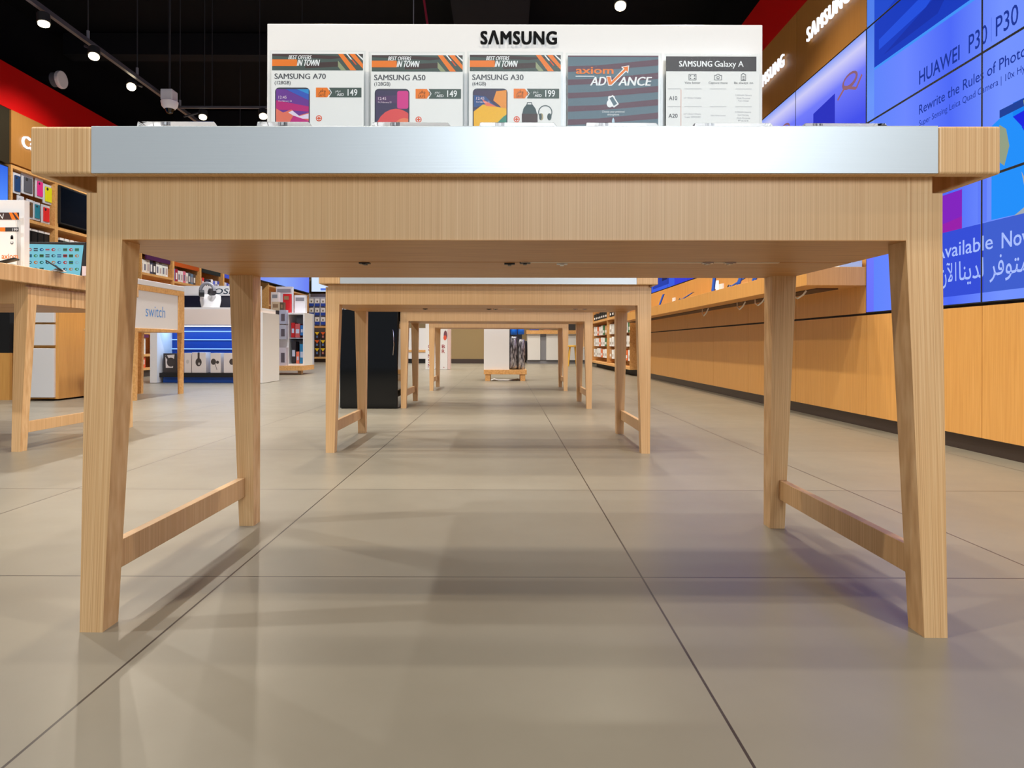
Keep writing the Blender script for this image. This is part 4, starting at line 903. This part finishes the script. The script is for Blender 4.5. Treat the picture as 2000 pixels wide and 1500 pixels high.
a.ell(870, 655, 3.5, 9, ink(120, 70, 80)); a.ell(869, 660, 3, 5, ink(226, 90, 60), 1.5)
lm = MB(); a.emit(lm, lambda u, v, l: ((u-CX)*ks, 13.8995-.0005*l, H+(CY-v)*ks)); lm.build('lettering', t)['label'] = 'dark red letters'
k5 = 9.57/F
t = thing('small_gondola', 'white gondola on wooden base at the end of the table row with hanging bags', 'shelf', (0, 9.8, 0))
gx0, gx1, gxm = (945-CX)*k5, (1029-CX)*k5, (995-CX)*k5
MB().box(gx0, gxm, 9.6, 10.1, .155, 1.3, WHITE).build('panel', t, bevel=.002)
MB().box(gxm+.001, gx1-.06, 9.85, 10.1, .155, 1.3, DARK).build('peg_board', t)
MB().box(gx0, gx1, 9.57, 10.12, .09, .155, SHELF).build('base', t, bevel=.002)
for x, y in ((gx0+.02, 9.58), (gx1-.09, 9.58), (gx0+.02, 10.04), (gx1-.09, 10.04)): MB().box(x, x+.07, y, y+.07, 0, .09, SHELF).build('leg', t)
SIL = mat('silver_film', (140, 138, 142), .25, .6)
def crinkle(m, c1, c2):
    nt = m.node_tree; b = nt.nodes['Principled BSDF']; tc = nt.nodes.new('ShaderNodeTexCoord'); n = nt.nodes.new('ShaderNodeTexNoise')
    mp = nt.nodes.new('ShaderNodeMapping'); mp.inputs['Scale'].default_value = (55, 55, 14); nt.links.new(tc.outputs['Object'], mp.inputs[0]); nt.links.new(mp.outputs[0], n.inputs[0]); n.inputs['Scale'].default_value = 1
    nt.links.new(ramp(nt, n.outputs[0], [(.38, c1), (.62, c2)]), b.inputs['Base Color'])
    bp = nt.nodes.new('ShaderNodeBump'); bp.inputs['Strength'].default_value = .6; bp.inputs['Distance'].default_value = .02; nt.links.new(n.outputs[0], bp.inputs['Height']); nt.links.new(bp.outputs[0], b.inputs['Normal'])
    return m
crinkle(SIL, (70, 66, 68), (206, 204, 208)); BLF = mat('blue_film', (20, 110, 220), .3)
def bag(x, y, z0, z1, w_, m, lab):
    n = 9; rs = []
    for j, z in enumerate([z0, z0+.02, (z0+z1)/2, z1-.03, z1]):
        k = (.3, .9, 1, .7, .25)[j]
        rs.append([(x+w_/2*math.cos(2*PI*i/12)*(1 if 0 < j < 4 else .95)*(1+.06*math.sin(i*5+j)), y+.035*k*math.sin(2*PI*i/12), z) for i in range(12)])
    tag(MB().loft(rs, m).build('hanging_bag', smooth=True), lab, 'bag', 'bags hanging on the small gondola')
bag(.13, 9.66, .17, .62, .10, SIL, 'silver bag hanging nearest the white panel'); bag(.2, 9.74, .17, .60, .11, mat('grey_film', (96, 94, 98), .3, .4), 'dark grey bag hanging behind the silver bag'); bag(.245, 9.64, .165, .58, .09, SIL, 'silver bag hanging at the outer end of the gondola')
bag(.29, 9.83, .28, .56, .08, BLACK, 'black bag hanging at the back of the small gondola')
bag(.13, 9.65, .645, .76, .09, BLF, 'blue bag hanging above the silver bags, beside the panel'); bag(.232, 9.66, .65, .77, .09, BLF, 'blue bag hanging above the silver bags, outer one')
tag(MB().tube([Vector((-.18, 9.52, .012)), Vector((-.14, 9.50, .03)), Vector((-.08, 9.52, .014)), Vector((.05, 9.56, .012)), Vector((.14, 9.72, .012)), Vector((.2, 9.9, .012))], .01, CABLE).build('floor_cable', smooth=True), 'white cable lying on the floor under the small gondola', 'cable')
k6 = 18.5/F
t = thing('service_counter', 'far counter with white panels and wooden top right of the small gondola', 'counter', (1.3, 18.9, 0))
MB().box((1030-CX)*k6, (1150-CX)*k6, 18.55, 19.4, 0, .13, GREY).build('plinth', t)
for p0, p1 in ((1030, 1055), (1067, 1108), (1110, 1150)): MB().box((p0-CX)*k6, (p1-CX)*k6, 18.5, 18.55, .10, .80, WHITE).build('front_panel', t)
MB().box((1055.5-CX)*k6, (1066.5-CX)*k6, 18.53, 18.56, .1, .80, GREY).build('post', t)
MB().box((1030-CX)*k6, (1150-CX)*k6, 18.56, 19.4, .13, .80, WHITE).build('body', t)
MB().box((1028-CX)*k6, (1152-CX)*k6, 18.45, 19.42, .80, .9, SHELF).build('counter_top', t)
for px, c_, lab, wd in ((1044, BLU, 'blue box on the far service counter', 9), (1070, ink(150, 110, 90), 'brown tray on the far service counter', 8), (1118, DARK, 'dark monitor on the far service counter', 6)):
    tag(MB().box((px-wd-CX)*k6, (px+wd-CX)*k6, 18.6, 18.8, .901, 1.0 if wd > 6 else 1.1, c_).build('counter_item'), lab, 'box' if wd > 6 else 'screen')
t = thing('service_counter', 'far white counter with wooden stripe left of the letter sign', 'counter', (-2.3, 18.9, 0))
MB().box((797-CX)*k6, (834-CX)*k6, 18.52, 19.2, 0, .12, BLACK).build('plinth', t)
MB().box((797-CX)*k6, (834-CX)*k6, 18.5, 19.2, .12, .95, WHITE).build('body', t); MB().box((797-CX)*k6, (834-CX)*k6, 18.49, 18.5, .30, .36, SHELF).build('wood_stripe', t)
t = thing('partition', 'khaki panel with dark skirting behind the farthest table', 'partition', (-1, 18.6, 0))
MB().box((876-CX)*k6, (946-CX)*k6, 18.5, 18.62, .12, 1.3, KHAKI).build('panel', t); MB().box((876-CX)*k6, (946-CX)*k6, 18.5, 18.62, 0, .12, KICK).build('skirting', t)
YEL = mat('yellow_wood', (226, 176, 70), .4)
t = thing('stool', 'yellow wooden stool with round seat near the far counter', 'stool', (1.6, 16.3, 0))
MB().tube([(1.62, 16.3, .455), (1.62, 16.3, .50)], .15, YEL, 20).build('seat', t, bevel=.008)
for i in range(4):
    q = PI/4+PI/2*i; MB().tube([(1.62+.15*math.cos(q), 16.3+.15*math.sin(q), 0), (1.62+.09*math.cos(q), 16.3+.09*math.sin(q), .456)], .018, YEL).build('leg', t, smooth=True)
t = thing('chair', 'brown wooden chair with pale seat beside the far shelving', 'chair', (1.98, 17, 0))
MB().box(1.86, 2.12, 16.8, 17.2, .42, .46, ink(220, 210, 196)).build('seat', t, bevel=.005); MB().box(1.85, 2.12, 17.18, 17.22, .461, .92, OAK).build('backrest', t, bevel=.005)
for x in (1.89, 2.09):
    for y in (16.83, 17.16): MB().tube([(x, y, 0), (x, y, .42)], .016, DARK).build('leg', t)

# ------------------------------------------------------------------ ceiling: track, spots, cameras
TZ, TX = 3.30, -3.86
t = thing('light_track', 'grey lighting track with hanging rods running along the left side', 'lighting track', (TX, 8, TZ))
MB().box(TX-.018, TX+.018, 4.5, 16, TZ-.02, TZ+.02, mat('track_grey', (96, 96, 104), .4, .3)).build('rail', t)
for y in (5.55, 6.35, 7.2, 8.15, 10, 12): MB().tube([(TX, y, TZ+.02), (TX, y, 4.6)], .006, DARK, 6).build('rod', t); MB().tube([(TX, y, TZ+.02), (TX, y, TZ+.10)], .014, GREY, 8).build('rod_socket', t)
t = thing('light_track', 'grey cross lighting track reaching behind the sign board', 'lighting track', (-2, 8.1, TZ))
MB().box(TX+.02, -.2, 8.09, 8.12, TZ-.012, TZ+.012, MATS['track_grey']).build('rail', t)
for x in (-3.55, -3.46, -2.9, -2.4): MB().tube([(x, 8.105, TZ+.012), (x, 8.105, 4.6)], .005, DARK, 6).build('rod', t)
def track_spot(px, py, Y, tgt, lab, power=45, hang=None):
    p = at(px, py, Y); t = thing('track_spotlight', lab, 'spotlight', (p.x, Y, p.z), 'glowing ceiling spotlights')
    d = (Vector(tgt)-p).normalized(); top = hang or Vector((TX, Y+.05, TZ-.062))
    hs = MB().tube([p-d*.01, p-d*.09], .05, DARK, 18); hs = hs.build('housing', t, smooth=True)
    MB().tube([p-d*.012, p+d*.004], .043, LENS, 18).build('lens', hs)
    MB().tube([p-d*.085, top], .012, DARK, 8).build('arm', t, smooth=True)
    s = spot('lamp_light', p+d*.02, tgt, power, WARM, 110); return t
track_spot(84, 50, 5.72, (-3.4, 5.3, 0), 'glowing track spotlight at the near end of the left ceiling track')
track_spot(182, 113, 6.25, (-3.2, 5.2, .3), 'glowing track spotlight, second along the left ceiling track')
track_spot(255, 172, 7.25, (-3.0, 5.0, .2), 'glowing track spotlight beside the ceiling camera')
track_spot(395, 231, 8.2, (-3.2, 7, .2), 'glowing track spotlight just above the left acrylic block')
track_spot(513, 229, 7.9, (-2.0, 6.5, .2), 'glowing track spotlight beside the left edge of the sign board', hang=Vector((-2.9, 8.105, TZ-.035)))
track_spot(1210, 12, 5.5, (.7, 4.2, .2), 'glowing spotlight hanging above the right part of the sign board', hang=Vector((.83, 5.6, 4.6)))
CY_ = 7.6; p = at(330, 200, CY_)
t = thing('dome_camera', 'white dome security camera hanging beside the left ceiling track', 'security camera', (p.x, CY_, p.z-.15))
WC = mat('camera_white', (244, 242, 248), .35)
MB().box(p.x-.07, p.x+.06, CY_-.07, CY_+.07, p.z, p.z+.12, WC).build('bracket', t, bevel=.01)
def rg(z, r, n=20): return [(p.x+.0+r*math.cos(2*PI*i/n), CY_+r*math.sin(2*PI*i/n), z) for i in range(n)]
MB().loft([rg(p.z-.085, .055), rg(p.z-.055, .082), rg(p.z-.005, .092), rg(p.z, .08)], WC).build('camera_body', t, smooth=True)
MB().loft([rg(p.z-.135, .012), rg(p.z-.125, .034), rg(p.z-.086, .052)], BLACKG).build('lens_dome', t, smooth=True)
MB().tube([(p.x, CY_, p.z+.12), (p.x, CY_, 4.6)], .012, DARK).build('pole', t)
q = at(122, 158, 8.36)
t = thing('wall_speaker', 'white oval wall unit mounted above the red band on the left', 'speaker', (q.x, 8.36, q.z-.1))
MB().tube([(q.x, 8.36, q.z), (q.x-.05, 8.36, q.z)], .105, WC, 24).build('cover', t, bevel=.012)
MB().tube([(q.x-.05, 8.36, q.z), (q.x-.12, 8.36, q.z)], .085, mat('unit_grey', (110, 110, 120)), 20).build('back_box', t)
MB().box(q.x-.8, q.x-.12, 8.33, 8.39, q.z-.03, q.z+.03, CEIL2).build('wall_arm', t)
r0, r1 = at(822, -30, 7), at(835, 60, 7)
tag(MB().tube([Vector((r0.x, 7, 4.6)), r0, r1, Vector((r1.x+.02, 7, 3.4))], .012, mat('rope_red', (150, 30, 56), .6), 8).build('hanging_rope', smooth=True), 'thin red hanging cord above the sign board', 'cord')
tag(MB().tube([at(806, 60, 7), Vector((at(806, 0, 7).x, 7, 4.6))], .006, GREY, 6).build('hanging_wire'), 'thin grey hanging wire beside the red cord', 'wire')
